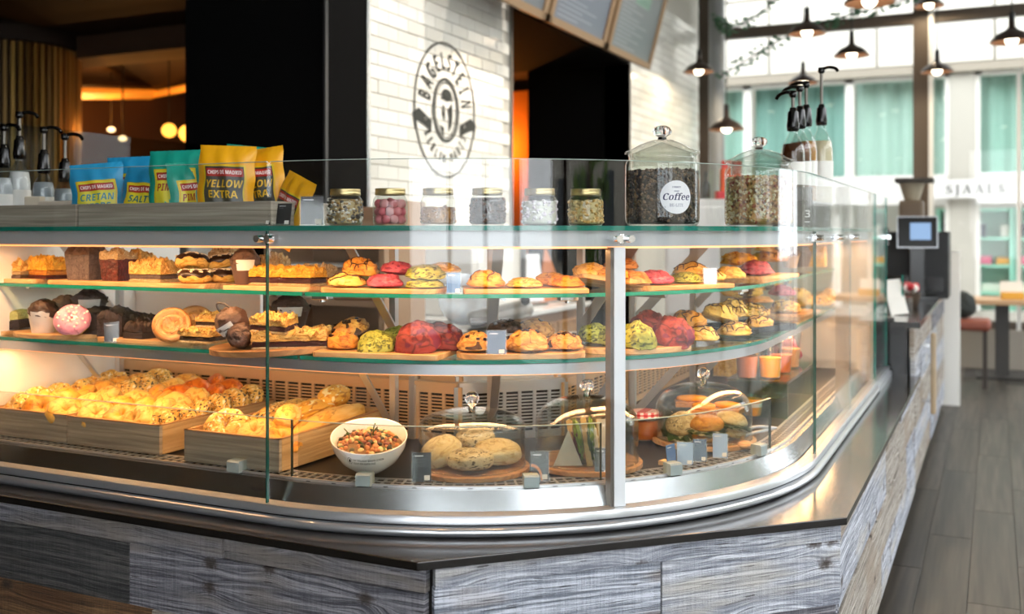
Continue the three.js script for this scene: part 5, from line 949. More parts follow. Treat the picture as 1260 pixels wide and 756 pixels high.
// ------------------------------------------------------------------ side of the deck: bowls, cakes, jars
{
  const y = DECK + 0.005;
  const cup = (l, x, z, r, h, fill, yy = y) => { const t = thing('dessert_glass', l, 'glass bowl', [x, yy, z], 0); part(t, 'glass', lathe([[0.0005, 0], [r * 0.55, 0], [r * 0.62, 0.006], [r * 0.25, 0.014], [r * 0.3, h * 0.35], [r * 0.9, h * 0.7], [r, h], [r * 0.96, h], [r * 0.86, h * 0.71], [r * 0.2, h * 0.38], [0.0005, h * 0.37]], 32), M.glassClear); const gs = []; for (let i = 0; i < 60; i++) { const a = rnd() * 6.28, q = Math.sqrt(rnd()) * r * 0.8, s = rr(0.007, 0.011); gs.push(new THREE.BoxGeometry(s, s, s).rotateX(rnd() * 3).rotateY(rnd() * 3).translate(q * Math.cos(a), h * (0.62 + 0.42 * rnd()), q * Math.sin(a))); } part(t, 'fruit_pieces', merge(gs), std(fill, 0.35)).userData.kind = 'stuff'; const fz = blob(r * 0.86, h * 0.2, r * 0.86, { n: 0.1, s: 3, flat: 1 }); part(t, 'fruit_bed', fz, std(fill, 0.4), [0, h * 0.56, 0]); };
  cup('footed glass of diced orange fruit beside the wide cloche', -0.750, -3.886, 0.066, 0.125, 0xf09a1c);
  { const [x, z] = [-0.690, -3.505]; const t = thing('fruit_pot', 'clear pot layered with mango below the footed glass', 'pot', [x - 0.05, y, z + 0.05]); part(t, 'pot', lathe([[0.0005, 0], [0.028, 0], [0.036, 0.07], [0.034, 0.07], [0.027, 0.002], [0.0005, 0.002]], 28), M.glassClear); part(t, 'mango_layer', cyl(0.031, 0.0275, 0.028, 24), FD.mango, [0, 0.004, 0]); part(t, 'cream_layer', cyl(0.033, 0.031, 0.014, 24), FD.white, [0, 0.032, 0]); part(t, 'topping', cyl(0.0335, 0.033, 0.012, 24), FD.mango, [0, 0.046, 0]); }
  slice('dark chocolate tart with a pale crumb edge on a raised stand', -0.890, -4.450, y + 0.11, 0.20, 0.13, [['base', 0.03, FD.choc, 0.002], ['crumb_edge', 0.022, FD.crumblePale, 0.016]], { turn: 1.2, name: 'chocolate_tart', cat: 'tart' });
  { const [x, z] = [-0.890, -4.450]; const t = thing('cake_riser', 'dark riser under the chocolate tart', 'riser', [x, y, z], 1.2); part(t, 'top', box(0.22, 0.008, 0.15, 0.002), M.blackSatin, [0, 0.105, 0]); for (const [a, c] of [[-0.1, -0.065], [0.1, -0.065], [-0.1, 0.065], [0.1, 0.065]]) part(t, 'leg', box(0.012, 0.101, 0.012).translate(a, 0.0505, c), M.blackSatin); }
  slice('tall yellow sponge block behind the footed glass', -1.050, -4.424, y, 0.15, 0.10, [['sponge', 0.09, FD.butter, 0.003], ['topping', 0.03, FD.crumbleGold, 0.006]], { turn: 1.57, name: 'sponge_cake' });
  { const [x, z] = [-0.850, -5.048]; const t = thing('paper_bag', 'upright pale kraft bag standing behind the chocolate tart', 'bag', [x - 0.12, y, z - 0.02], 1.57); part(t, 'bag', box(0.20, 0.22, 0.08, 0.006).translate(0, 0.11, 0), std(0xe8b25c, 0.7)); part(t, 'fold', box(0.2, 0.02, 0.03, 0.004), std(0xd59f4c, 0.7), [0, 0.225, 0]); }
  const pot = (l, x, z, yy, r, h, lo, hi) => { const t = thing('juice_cup', l, 'cup', [x, yy, z]); part(t, 'cup', lathe([[0.0005, 0], [r * 0.8, 0], [r, h], [r * 0.96, h], [r * 0.77, 0.003], [0.0005, 0.003]], 28), M.glassClear); part(t, 'drink', cyl(r * 0.9, r * 0.78, h * 0.5, 24), std(lo, 0.2), [0, 0.004, 0]); part(t, 'lid', lathe([[0.0005, h + 0.004], [r * 0.9, h + 0.004], [r * 1.04, h], [r * 1.04, h - 0.006], [r * 1.0, h - 0.006]], 28), hi); };
  const [rx, rz] = [-0.690, -4.312];
  { const t = thing('step_shelf', 'raised glass step behind the side pane for drinks', 'shelf', [-0.72, y, -3.72]); part(t, 'top', boxAt(-0.10, 0.10, 0.118, 0.126, -0.30, 0.30), M.glassShelf); part(t, 'edge', boxAt(0.10, 0.103, 0.117, 0.127, -0.30, 0.30), std(0x2a3532, 0.2)); for (const s of [-0.28, 0.28]) part(t, 'support', boxAt(-0.10, 0.10, 0, 0.118, s - 0.004, s + 0.004), M.glassShelf); }
  pot('lidded cup half full of yellow juice on the glass step', -0.69, -3.50, y + 0.127, 0.042, 0.13, 0xf2a80c, M.glassClear);
  pot('lidded cup of pinkish smoothie on the glass step', -0.76, -3.46, y + 0.127, 0.04, 0.14, 0xb98272, M.glassClear);
  pot('lidded cup of orange juice on the glass step', -0.68, -3.64, y + 0.127, 0.042, 0.12, 0xe5721a, M.glassClear);
  pot('lidded cup of peach drink at the end of the glass step', -0.68, -3.80, y + 0.127, 0.044, 0.13, 0xdca06a, M.glassClear);
  cookie('pinkish pastry heap past the glass joint above the drinks', FD.magenta, -0.72, -3.93, y + 0.127, 0.06, 0.10, { n: 0.25 });
  { const t = thing('serving_tongs', 'pair of steel tongs resting on the deck grid', 'tongs', [0, 0, 0]); const [tx, tz] = [-0.650, -3.022]; t.position.set(tx, y + 0.004, tz); t.rotation.y = 0.9; part(t, 'arm', tube([[-0.10, 0.004, 0], [0, 0.022, 0.006], [0.09, 0.03, 0.004]], 0.005, 16, 6), M.steel); part(t, 'arm', tube([[-0.10, 0.012, 0.012], [0, 0.04, 0.008], [0.09, 0.03, 0.004]], 0.005, 16, 6), M.steel); }
  { const [x, z] = [-0.643, -2.904]; const t = thing('wooden_scoop', 'small wooden scoop leaning by the deck grid', 'scoop', [x, y + 0.002, z], 0.5); part(t, 'bowl', blob(0.022, 0.012, 0.03, { n: 0.02, flat: 1 }), M.board); part(t, 'grip', tube([[0, 0.012, -0.02], [0.01, 0.03, -0.07], [0.012, 0.05, -0.11]], 0.007, 12, 7), M.board); }
  { const [x, z] = [-0.796, -2.627]; solo('wood_wedge', 'small pale wooden wedge lying on the dark deck', 'wedge', slab([[-0.016, -0.01], [0.016, -0.01], [0.0, 0.014]], 0.012, 0.001), M.board, [x, y, z], 0.3); }
}
// ------------------------------------------------------------------ top of the case: small jars, big jars, crates, crisps, bottles
function latheJar(t, r, h, mat) { part(t, 'glass', lathe([[0.0005, 0], [r * 0.88, 0], [r * 0.98, h * 0.06], [r, h * 0.2], [r, h * 0.6], [r * 0.96, h * 0.72], [r * 0.84, h * 0.8], [r * 0.84, h * 0.86]], 36), M.glassClear); part(t, 'lid', lathe([[0.0005, h], [r * 0.84, h], [r * 0.87, h * 0.985], [r * 0.87, h * 0.93], [r * 0.85, h * 0.915], [r * 0.88, h * 0.90], [r * 0.88, h * 0.83], [r * 0.84, h * 0.82]], 36), mat); }
M.lidGold = std(0xcdb884, 0.28, { metalness: 0.85 });
{
  const y = JS, r = 0.043, h = 0.092;
  const fill = (t, m, top = 0.62, pieces = 0, cols = []) => { const c = lathe([[0.0005, 0.004], [r * 0.84, 0.004], [r * 0.95, h * 0.1], [r * 0.955, h * top * 0.9], [r * 0.9, h * top], [0.0005, h * top]], 30); part(t, 'contents', c, m); cols.forEach((cm, k) => { const gs = []; for (let i = 0; i < pieces; i++) { const a = rnd() * 6.28, yy = rr(0.08, top) * h, s = rr(0.003, 0.006); gs.push(new THREE.SphereGeometry(1, 6, 5).scale(s * 1.4, s * 0.7, s).rotateX(rnd() * 3).rotateY(rnd() * 6).translate(r * 0.93 * Math.cos(a), yy, r * 0.93 * Math.sin(a))); } part(t, 'pieces', merge(gs), cm).userData.kind = 'stuff'; }); };
  const J = (l, x, z) => { const t = thing('sample_jar', l, 'jar', [x, y, z], 0, 'small jars along the top shelf'); latheJar(t, r, h, M.lidGold); return t; };
  fill(J('small gold-lidded jar of mixed seeds and flakes', -1.467, -2.118), FD.crumblePale, 0.72, 60, [std(0xece6da, 0.6), std(0x8b857c, 0.6), std(0xb08a4c, 0.6), std(0x5a5048, 0.6)]);
  const pj = [-1.351, -2.143]; J('small gold-lidded jar full of pink sweets', ...pj);
  { const sg = new THREE.SphereGeometry(0.0115, 16, 12), sm = [std(0xe8858c, 0.45), std(0xf0a6a8, 0.45), std(0xe2717c, 0.45)]; let k = 0; for (let L = 0; L < 3; L++) { const n = L === 2 ? 8 : 9; for (let i = 0; i < n; i++) { const a = (i + L * 0.5) / n * 6.283; solo('pink_sweet', 'round pink sweet packed inside the jar of sweets', 'sweet', sg, sm[k++ % 3], [pj[0] + 0.0285 * Math.cos(a), y + 0.0155 + L * 0.0195, pj[1] + 0.0285 * Math.sin(a)], 0, 'pink sweets in their jar'); } } for (let L = 0; L < 3; L++) solo('pink_sweet', 'round pink sweet packed inside the jar of sweets', 'sweet', sg, sm[L], [pj[0], y + 0.018 + L * 0.02, pj[1]], 0, 'pink sweets in their jar'); }
  fill(J('small gold-lidded jar half full of brown biscuit pieces', -1.237, -2.181), FD.caramel, 0.5, 50, [std(0x9a6a38, 0.7), std(0xb98448, 0.7)]);
  fill(J('small gold-lidded jar of dark chocolate shavings', -1.127, -2.233), FD.choc, 0.74, 90, [std(0x3a251c, 0.5), std(0x6a4a3a, 0.5)]);
  fill(J('small gold-lidded jar of white sugar pieces', -1.017, -2.301), FD.white, 0.66, 70, [std(0xf4eff2, 0.5), std(0xe4d8e2, 0.5)]);
  fill(J('small gold-lidded jar of tan granola', -0.924, -2.376), FD.crumblePale, 0.70, 90, [std(0xc79a58, 0.7), std(0xe2c48c, 0.7)]);
  const big = (l, x, z, r, h, top, mats, lidL) => {
    const t = thing('storage_jar', l, 'jar', [x, y, z]);
    part(t, 'glass', lathe([[0.0005, 0], [r * 0.9, 0], [r * 0.985, 0.010], [r, 0.024], [r, h * 0.86], [r * 0.975, h * 0.92], [r * 0.90, h * 0.955], [r * 0.90, h], [r * 0.93, h + 0.004]], 48), M.glassClear);
    const ld = part(t, 'lid', lathe([[0.0005, h + 0.045], [r * 0.3, h + 0.042], [r * 0.62, h + 0.030], [r * 0.86, h + 0.016], [r * 1.0, h + 0.012], [r * 1.01, h + 0.006], [r * 0.96, h + 0.004], [r * 0.84, h + 0.004], [r * 0.82, h - 0.03], [r * 0.80, h - 0.03], [r * 0.80, h + 0.008], [0.0005, h + 0.038]], 48), M.glassClear);
    part(ld, 'knob', lathe([[0.0005, h + 0.043], [0.012, h + 0.045], [0.011, h + 0.052], [0.022, h + 0.058], [0.026, h + 0.066], [0.021, h + 0.076], [0.010, h + 0.081], [0.0005, h + 0.081]], 12), M.solidGlass);
    const hc = h * top; part(t, 'fill', lathe([[0.0005, 0.006], [r * 0.86, 0.006], [r * 0.93, 0.02], [r * 0.945, hc], [0.0005, hc]], 40), mats[0]);
    mats.slice(1).forEach(([c, n, sx, sy, sz], k) => { const im = new THREE.InstancedMesh(new THREE.SphereGeometry(1, 7, 5), std(c, 0.8), n), m = new THREE.Matrix4(), q = new THREE.Quaternion(), e = new THREE.Euler(); for (let i = 0; i < n; i++) { const a = rnd() * 6.283, topside = i % 4 === 0, rad = topside ? Math.sqrt(rnd()) * r * 0.93 : r * 0.945, yy = topside ? hc + rr(-0.002, 0.006) : rr(0.012, hc); e.set(rnd() * 6, rnd() * 6, rnd() * 6); q.setFromEuler(e); const s = rr(0.8, 1.2); m.compose(new THREE.Vector3(rad * Math.cos(a), yy, rad * Math.sin(a)), q, new THREE.Vector3(sx * s, sy * s, sz * s)); im.setMatrixAt(i, m); } im.name = 'contents'; im.userData.kind = 'stuff'; t.add(im); });
    return t;
  };
  const cj = [-0.795, -2.601];
  const j1 = big('big lidded glass jar of coffee beans with a round white sticker', ...cj, 0.098, 0.185, 0.76, [FD.choc, [0x5a4434, 900, 0.0058, 0.0042, 0.0038], [0x86684e, 500, 0.0056, 0.004, 0.0036], [0x3a281c, 500, 0.0056, 0.004, 0.0036]]);
  const st = canvasTex(256, 256, (g, w, h) => { g.fillStyle = '#f8f6fa'; g.fillRect(0, 0, w, h); g.fillStyle = '#2c2a58'; g.textAlign = 'center'; g.font = 'bold 18px sans-serif'; g.fillText('I FANCY', 128, 58); g.font = 'bold 15px sans-serif'; g.fillText('SOME', 128, 88); g.font = 'italic bold 70px serif'; g.fillText('Coffee', 126, 150); g.font = '30px serif'; g.fillStyle = '#6a6a8a'; g.fillText('BE-LITE', 128, 200); });
  { const n = 28, R = 0.0988, rs = 0.043, pos = [], uv = [], idx = []; const a0 = face(815) + 0.38; for (let i = 0; i <= n; i++) for (let j = 0; j <= 6; j++) { const a = i / n * 6.283, q = j / 6 * rs, dx = q * Math.cos(a), dy = q * Math.sin(a), th = a0 + dx / R; pos.push(R * Math.sin(th), 0.074 + dy, R * Math.cos(th)); uv.push(0.5 + dx / rs / 2, 0.5 + dy / rs / 2); } for (let i = 0; i < n; i++) for (let j = 0; j < 6; j++) { const a = i * 7 + j, b = a + 7; idx.push(a, a + 1, b, b, a + 1, b + 1); } const g = new THREE.BufferGeometry(); g.setAttribute('position', new THREE.Float32BufferAttribute(pos, 3)); g.setAttribute('uv', new THREE.Float32BufferAttribute(uv, 2)); g.setIndex(idx); g.computeVertexNormals(); part(j1, 'sticker', g, std(0xffffff, 0.5, { map: st, side: THREE.DoubleSide })).userData.label = 'round white sticker lettered Coffee'; }
  big('big lidded glass jar of mixed grain and nuts', -0.629, -3.026, 0.1, 0.185, 0.76, [FD.caramel, [0xc9a066, 600, 0.006, 0.0036, 0.0045], [0xecd6ac, 600, 0.006, 0.0034, 0.0044], [0x8c623c, 500, 0.005, 0.0036, 0.004], [0x9c4630, 120, 0.006, 0.005, 0.005]]);
  // dark number card beside the grain jar
  { const [x, z] = [-0.565, -3.356]; const t = thing('number_card', 'dark card lettered with a white number beside the grain jar', 'card', [x, y, z], face(985) + 0.1); part(t, 'card', box(0.075, 0.13, 0.003).translate(0, 0.065, 0), std(0xffffff, 0.4, { map: canvasTex(128, 224, (g, w, h) => { g.fillStyle = '#22252a'; g.fillRect(0, 0, w, h); g.fillStyle = '#f2f2f0'; g.font = 'bold 62px sans-serif'; g.textAlign = 'center'; g.fillText('N', 28, 168); g.font = 'bold 48px sans-serif'; g.fillText('8', 66, 134); g.fillText('8', 66, 172); g.font = 'bold 58px sans-serif'; g.fillText('3', 102, 168); g.fillRect(14, 190, 100, 6); }) })); part(t, 'stand', box(0.07, 0.004, 0.04), M.acrylic, [0, 0.002, 0.0]); }
  // top price cards by the crisp crate
  priceTag('black price card tilted beside the crisp crate, on the top shelf', CARD.black, -1.684, -2.075, y + 0.0005, 0.034, 0.056, face(326) - 0.8, -0.25);
  priceTag('black price card angled between two others on the top shelf', CARD.black, -1.635, -2.085, y + 0.0005, 0.040, 0.056, face(348) - 0.5, -0.2);
  priceTag('upright black price card beside the jar of mixed seeds', CARD.black, -1.554, -2.098, y + 0.0005, 0.056, 0.072, face(384), -0.06);
  // crates on the top shelf
  const crate2 = (l, x0, x1, z0, z1) => { const t = thing('display_crate', l, 'crate', [(x0 + x1) / 2, y, (z0 + z1) / 2]), w = x1 - x0, d = z0 - z1, h = 0.064, e = 0.012; const uvs = g => { const p = g.attributes.position, uv = g.attributes.uv; for (let i = 0; i < p.count; i++) uv.setXY(i, (p.getX(i) + p.getZ(i)) / 0.7, p.getY(i) / 0.12); return g; }; part(t, 'front_board', uvs(box(w, h, e, 0.0015).translate(0, h / 2, d / 2 - e / 2)), M.crate); part(t, 'back_board', uvs(box(w, h, e, 0.0015).translate(0, h / 2, -d / 2 + e / 2)), M.crate); for (const s of [-1, 1]) part(t, 'side_board', uvs(box(e, h, d - 2 * e, 0.0015).translate(s * (w / 2 - e / 2), h / 2, 0)), M.crate); part(t, 'floor_board', box(w - 2 * e, 0.006, d - 2 * e).translate(0, 0.003, 0), M.crate); };
  crate2('long grey timber crate holding the crisp bags', -2.345, -1.665, -2.075, -2.345);
  crate2('grey timber crate in front of the syrup bottles', -2.79, -2.355, -2.075, -2.345);
  // crisp bags
  const bagTex = (bg, panel, lines, inkTop, pic) => canvasTex(256, 352, (g, w, h) => { g.fillStyle = bg; g.fillRect(0, 0, w, h); g.fillStyle = panel; g.fillRect(34, 92, 188, 236); g.strokeStyle = '#e8c21c'; g.lineWidth = 8; g.strokeRect(34, 92, 188, 236); g.fillStyle = '#b3241c'; g.fillRect(42, 104, 172, 36); g.fillStyle = '#fff'; g.font = 'bold 23px sans-serif'; g.textAlign = 'center'; g.fillText('CHIPS DE MADRID', 128, 130, 160); g.fillStyle = inkTop; g.font = 'bold 46px sans-serif'; lines.forEach((s, i) => g.fillText(s, 128, 188 + i * 46, 170)); pic(g); });
  const bagMat = (...a) => std(0xffffff, 0.32, { map: bagTex(...a) });
  const fan = c => g => { g.fillStyle = c; for (let i = 0; i < 11; i++) { g.save(); g.translate(128, 312); g.rotate(-1.35 + i * 0.27); g.beginPath(); g.ellipse(0, -44, 8, 44, 0, 0, 7); g.fill(); g.restore(); } g.fillStyle = '#d8301e'; g.beginPath(); g.arc(160, 306, 16, 0, 7); g.fill(); };
  const dots = (c, d) => g => { g.fillStyle = c; for (let i = 0; i < 6; i++) { g.beginPath(); g.ellipse(60 + i * 27, 296 + (i % 2) * 12, 11, 20, 0.3, 0, 7); g.fill(); } g.fillStyle = d; for (let i = 0; i < 5; i++) { g.beginPath(); g.arc(74 + i * 27, 306, 7, 0, 7); g.fill(); } };
  const BM = { blue: bagMat('#1b8fbf', '#ecd92a', ['SALT &', 'CRETAN'], '#1c6f8c', dots('#1c6f8c', '#222')), blue2: bagMat('#2496c6', '#e6da34', ['CRETAN', 'HERBS'], '#2a86a8', dots('#2c4a58', '#f4f4f4')), green: bagMat('#129a86', '#f0dd3a', ['PIMENTO'], '#a5281c', fan('#5cc8b4')), yellow: bagMat('#f5ae12', '#43423a', ['YELLOW', 'EXTRA'], '#e8b61e', dots('#e09a18', '#cfd0c8')), teal: std(0x14a08e, 0.35), amber: std(0xf0a514, 0.35) };
  const bagGeo = (() => { const nx = 22, ny = 26, W = 0.152, H = 0.215, mk = s => { const g = new THREE.PlaneGeometry(W, H, nx, ny), p = g.attributes.position, uv = g.attributes.uv; for (let i = 0; i < p.count; i++) { const x = p.getX(i) / W * 2, v = p.getY(i) / H * 2; const e = Math.pow(Math.max(0, 1 - x * x), 0.55) * Math.pow(Math.max(0, 1 - Math.pow(Math.abs(v), 3.2)), 0.8); let z = s * 0.026 * e + s * 0.004 * e * Math.sin(x * 9 + v * 4); if (Math.abs(v) > 0.86) z += 0.0018 * Math.sin(x * 40); p.setXYZ(i, p.getX(i) * (1 - 0.05 * e) + 0.002 * Math.sin(v * 9), p.getY(i), z); if (s < 0) uv.setXY(i, 0.06, 0.96); } if (s < 0) { const ix = g.index; for (let i = 0; i < ix.count; i += 3) { const a = ix.getX(i); ix.setX(i, ix.getX(i + 2)); ix.setX(i + 2, a); } } g.computeVertexNormals(); return g; }; return merge([mk(1), mk(-1)]).translate(0, H / 2, 0); })();
  const crisp = (l, m, x, z, dy, turn, lean, roll = 0, k = 1) => { const o = solo('crisp_bag', l, 'crisp bag', bagGeo, m, [x, y, z], 0, 'crisp bags in the top crate'); o.scale.setScalar(k); lay(o, [x, y + 0.008 + dy, z], turn, [lean, roll]); };
  crisp('light blue crisp bag with a yellow panel at the end of the crate, crumpled', BM.blue2, -2.358, -2.170, -0.03, 0.62, -0.1, 0.10, 0.98);
  crisp('light blue crisp bag leaning low in front, yellow panel with green lettering', BM.blue, -2.184, -2.140, -0.04, 0.42, -0.3, -0.08, 0.98);
  crisp('plain blue crisp bag standing behind the other blue ones', BM.blue, -2.303, -2.240, -0.012, 0.5, -0.1, 0.05);
  crisp('blue crisp bag jutting up at the back between two others', BM.blue2, -2.416, -2.270, -0.01, 0.9, -0.1, 0.3, 0.9);
  crisp('teal green crisp bag with a fan picture', BM.green, -2.049, -2.150, -0.012, 0.45, -0.12, 0.04, 1.02);
  crisp('teal green crisp bag wedged edgeways next to the yellow ones', BM.green, -2.004, -2.190, -0.03, 1.2, -0.1, 0.1, 0.95);
  crisp('yellow crisp bag with a dark panel, the foremost of the yellow ones', BM.yellow, -1.891, -2.160, -0.006, 0.42, -0.06, -0.03, 1.02);
  crisp('yellow crisp bag turned sideways behind the foremost yellow one', BM.yellow, -1.821, -2.230, -0.004, 0.15, -0.12, 0.12);
  crisp('yellow crisp bag slumped at the very end of the crate', BM.yellow, -1.739, -2.190, -0.055, -0.25, -0.2, -0.35, 0.9);
  crisp('teal crisp bag only whose top shows behind the yellow bags', BM.green, -1.925, -2.280, 0.008, 0.4, -0.05, -0.1);
  crisp('teal crisp bag standing at the back behind the green one', BM.green, -2.105, -2.280, -0.004, 0.3, -0.05, -0.06);
  // syrup bottles with pumps
  const bottle = (l, x, z, yy, r, h, ph, glass, liquid, turn, group) => { const t = thing('syrup_bottle', l, 'bottle', [x, yy, z], turn, group); part(t, 'bottle', lathe([[0.0005, 0], [r * 0.94, 0], [r, 0.01], [r, h * 0.62], [r * 0.9, h * 0.72], [r * 0.42, h * 0.86], [r * 0.36, h * 0.9], [r * 0.36, h]], 28), glass); if (liquid) part(t, 'syrup', lathe([[0.0005, 0.004], [r * 0.93, 0.004], [r * 0.93, h * 0.6], [r * 0.8, h * 0.74], [0.0005, h * 0.75]], 24), std(liquid, 0.25)); part(t, 'label_band', lathe([[r * 1.005, h * 0.2], [r * 1.005, h * 0.5]], 28), M.white); const pp = part(t, 'pump', lathe([[0.0005, h + 0.055], [0.010, h + 0.055], [0.012, h + 0.045], [0.017, h + 0.04], [0.019, h + 0.01], [0.021, h - 0.005], [0.019, h - 0.022], [0.012, h - 0.022]], 20), M.blackGloss); part(pp, 'stem', cyl(0.0055, 0.0055, ph, 12), M.aluDark, [0, h + 0.05, 0]); part(pp, 'spout', merge([lathe([[0.0005, h + ph + 0.062], [0.012, h + ph + 0.060], [0.013, h + ph + 0.045], [0.007, h + ph + 0.038]], 16), tube([[0, h + ph + 0.054, 0], [0.03, h + ph + 0.058, 0], [0.058, h + ph + 0.050, 0], [0.066, h + ph + 0.040, 0]], 0.006, 14, 7)]), M.blackGloss); return t; };
  const GL = 'syrup bottles behind the timber crate', GR = 'syrup bottles at the far end of the top shelf';
  bottle('syrup bottle with a black pump beside the end of the glass, clear body', -2.951, -2.310, y, 0.036, 0.22, 0.06, M.glassClear, 0xcfd4dc, 0.1, GL);
  bottle('tallest clear syrup bottle with a raised black pump', -2.928, -2.350, y, 0.036, 0.25, 0.075, M.glassClear, 0xe6e6ea, 0.3, GL);
  bottle('syrup bottle with a short black pump near the clad column', -2.813, -2.350, y, 0.034, 0.20, 0.07, M.glassClear, 0x9aa2ac, 0.2, GL);
  bottle('shortest syrup bottle next to the crisp crate', -2.728, -2.360, y, 0.034, 0.17, 0.075, M.glassClear, 0x8f979f, 0.2, GL);
  { const t = thing('bottle_riser', 'low black riser under the far syrup bottles', 'riser', [-0.60, y, -3.62], 0); part(t, 'top', box(0.11, 0.008, 0.62, 0.002), M.blackSatin, [0, 0.086, 0]); for (const s of [-0.28, 0.28]) part(t, 'leg', box(0.1, 0.083, 0.01).translate(0, 0.0415, s), M.blackSatin); }
  const Y = y + 0.09;
  bottle('dark syrup bottle nearest the grain jar, pump pressed low', -0.60, -3.42, Y, 0.038, 0.25, 0.05, M.glassClear, 0x4a2a18, 2.7, GR);
  bottle('syrup bottle behind the first one by the grain jar', -0.60, -3.55, Y, 0.038, 0.27, 0.065, M.glassClear, 0x6a3a1c, 2.8, GR);
  bottle('third syrup bottle in the far row, amber inside', -0.60, -3.68, Y, 0.038, 0.29, 0.075, M.glassClear, 0xb07a3a, 2.9, GR);
  bottle('pale syrup bottle with the tallest raised pump in the far row', -0.575, -3.86, Y, 0.042, 0.31, 0.13, M.glassClear, 0xd8c9a8, -0.4, GR);
}
// small things over the crates by the column
{
  const y = JS + 0.007;
  solo('biscuit_pack', 'small white and brown biscuit packet in the bottle crate', 'packet', box(0.05, 0.085, 0.03, 0.004).translate(0, 0.0425, 0), std(0xd9cbb6, 0.6), [-2.60, y, -2.14], 0.4);
  solo('spice_pot', 'little clear pot with an orange label in the bottle crate', 'pot', lathe([[0.0005, 0], [0.02, 0], [0.022, 0.01], [0.022, 0.07], [0.018, 0.08], [0.0005, 0.08]], 24), std(0xe2a24a, 0.4), [-2.42, y, -2.15], 0);
  solo('napkin_block', 'pale block of paper napkins lying in the bottle crate', 'napkins', box(0.11, 0.07, 0.1, 0.006).translate(0, 0.035, 0), std(0xcdbfae, 0.8), [-2.51, y, -2.17], 0.2);
}

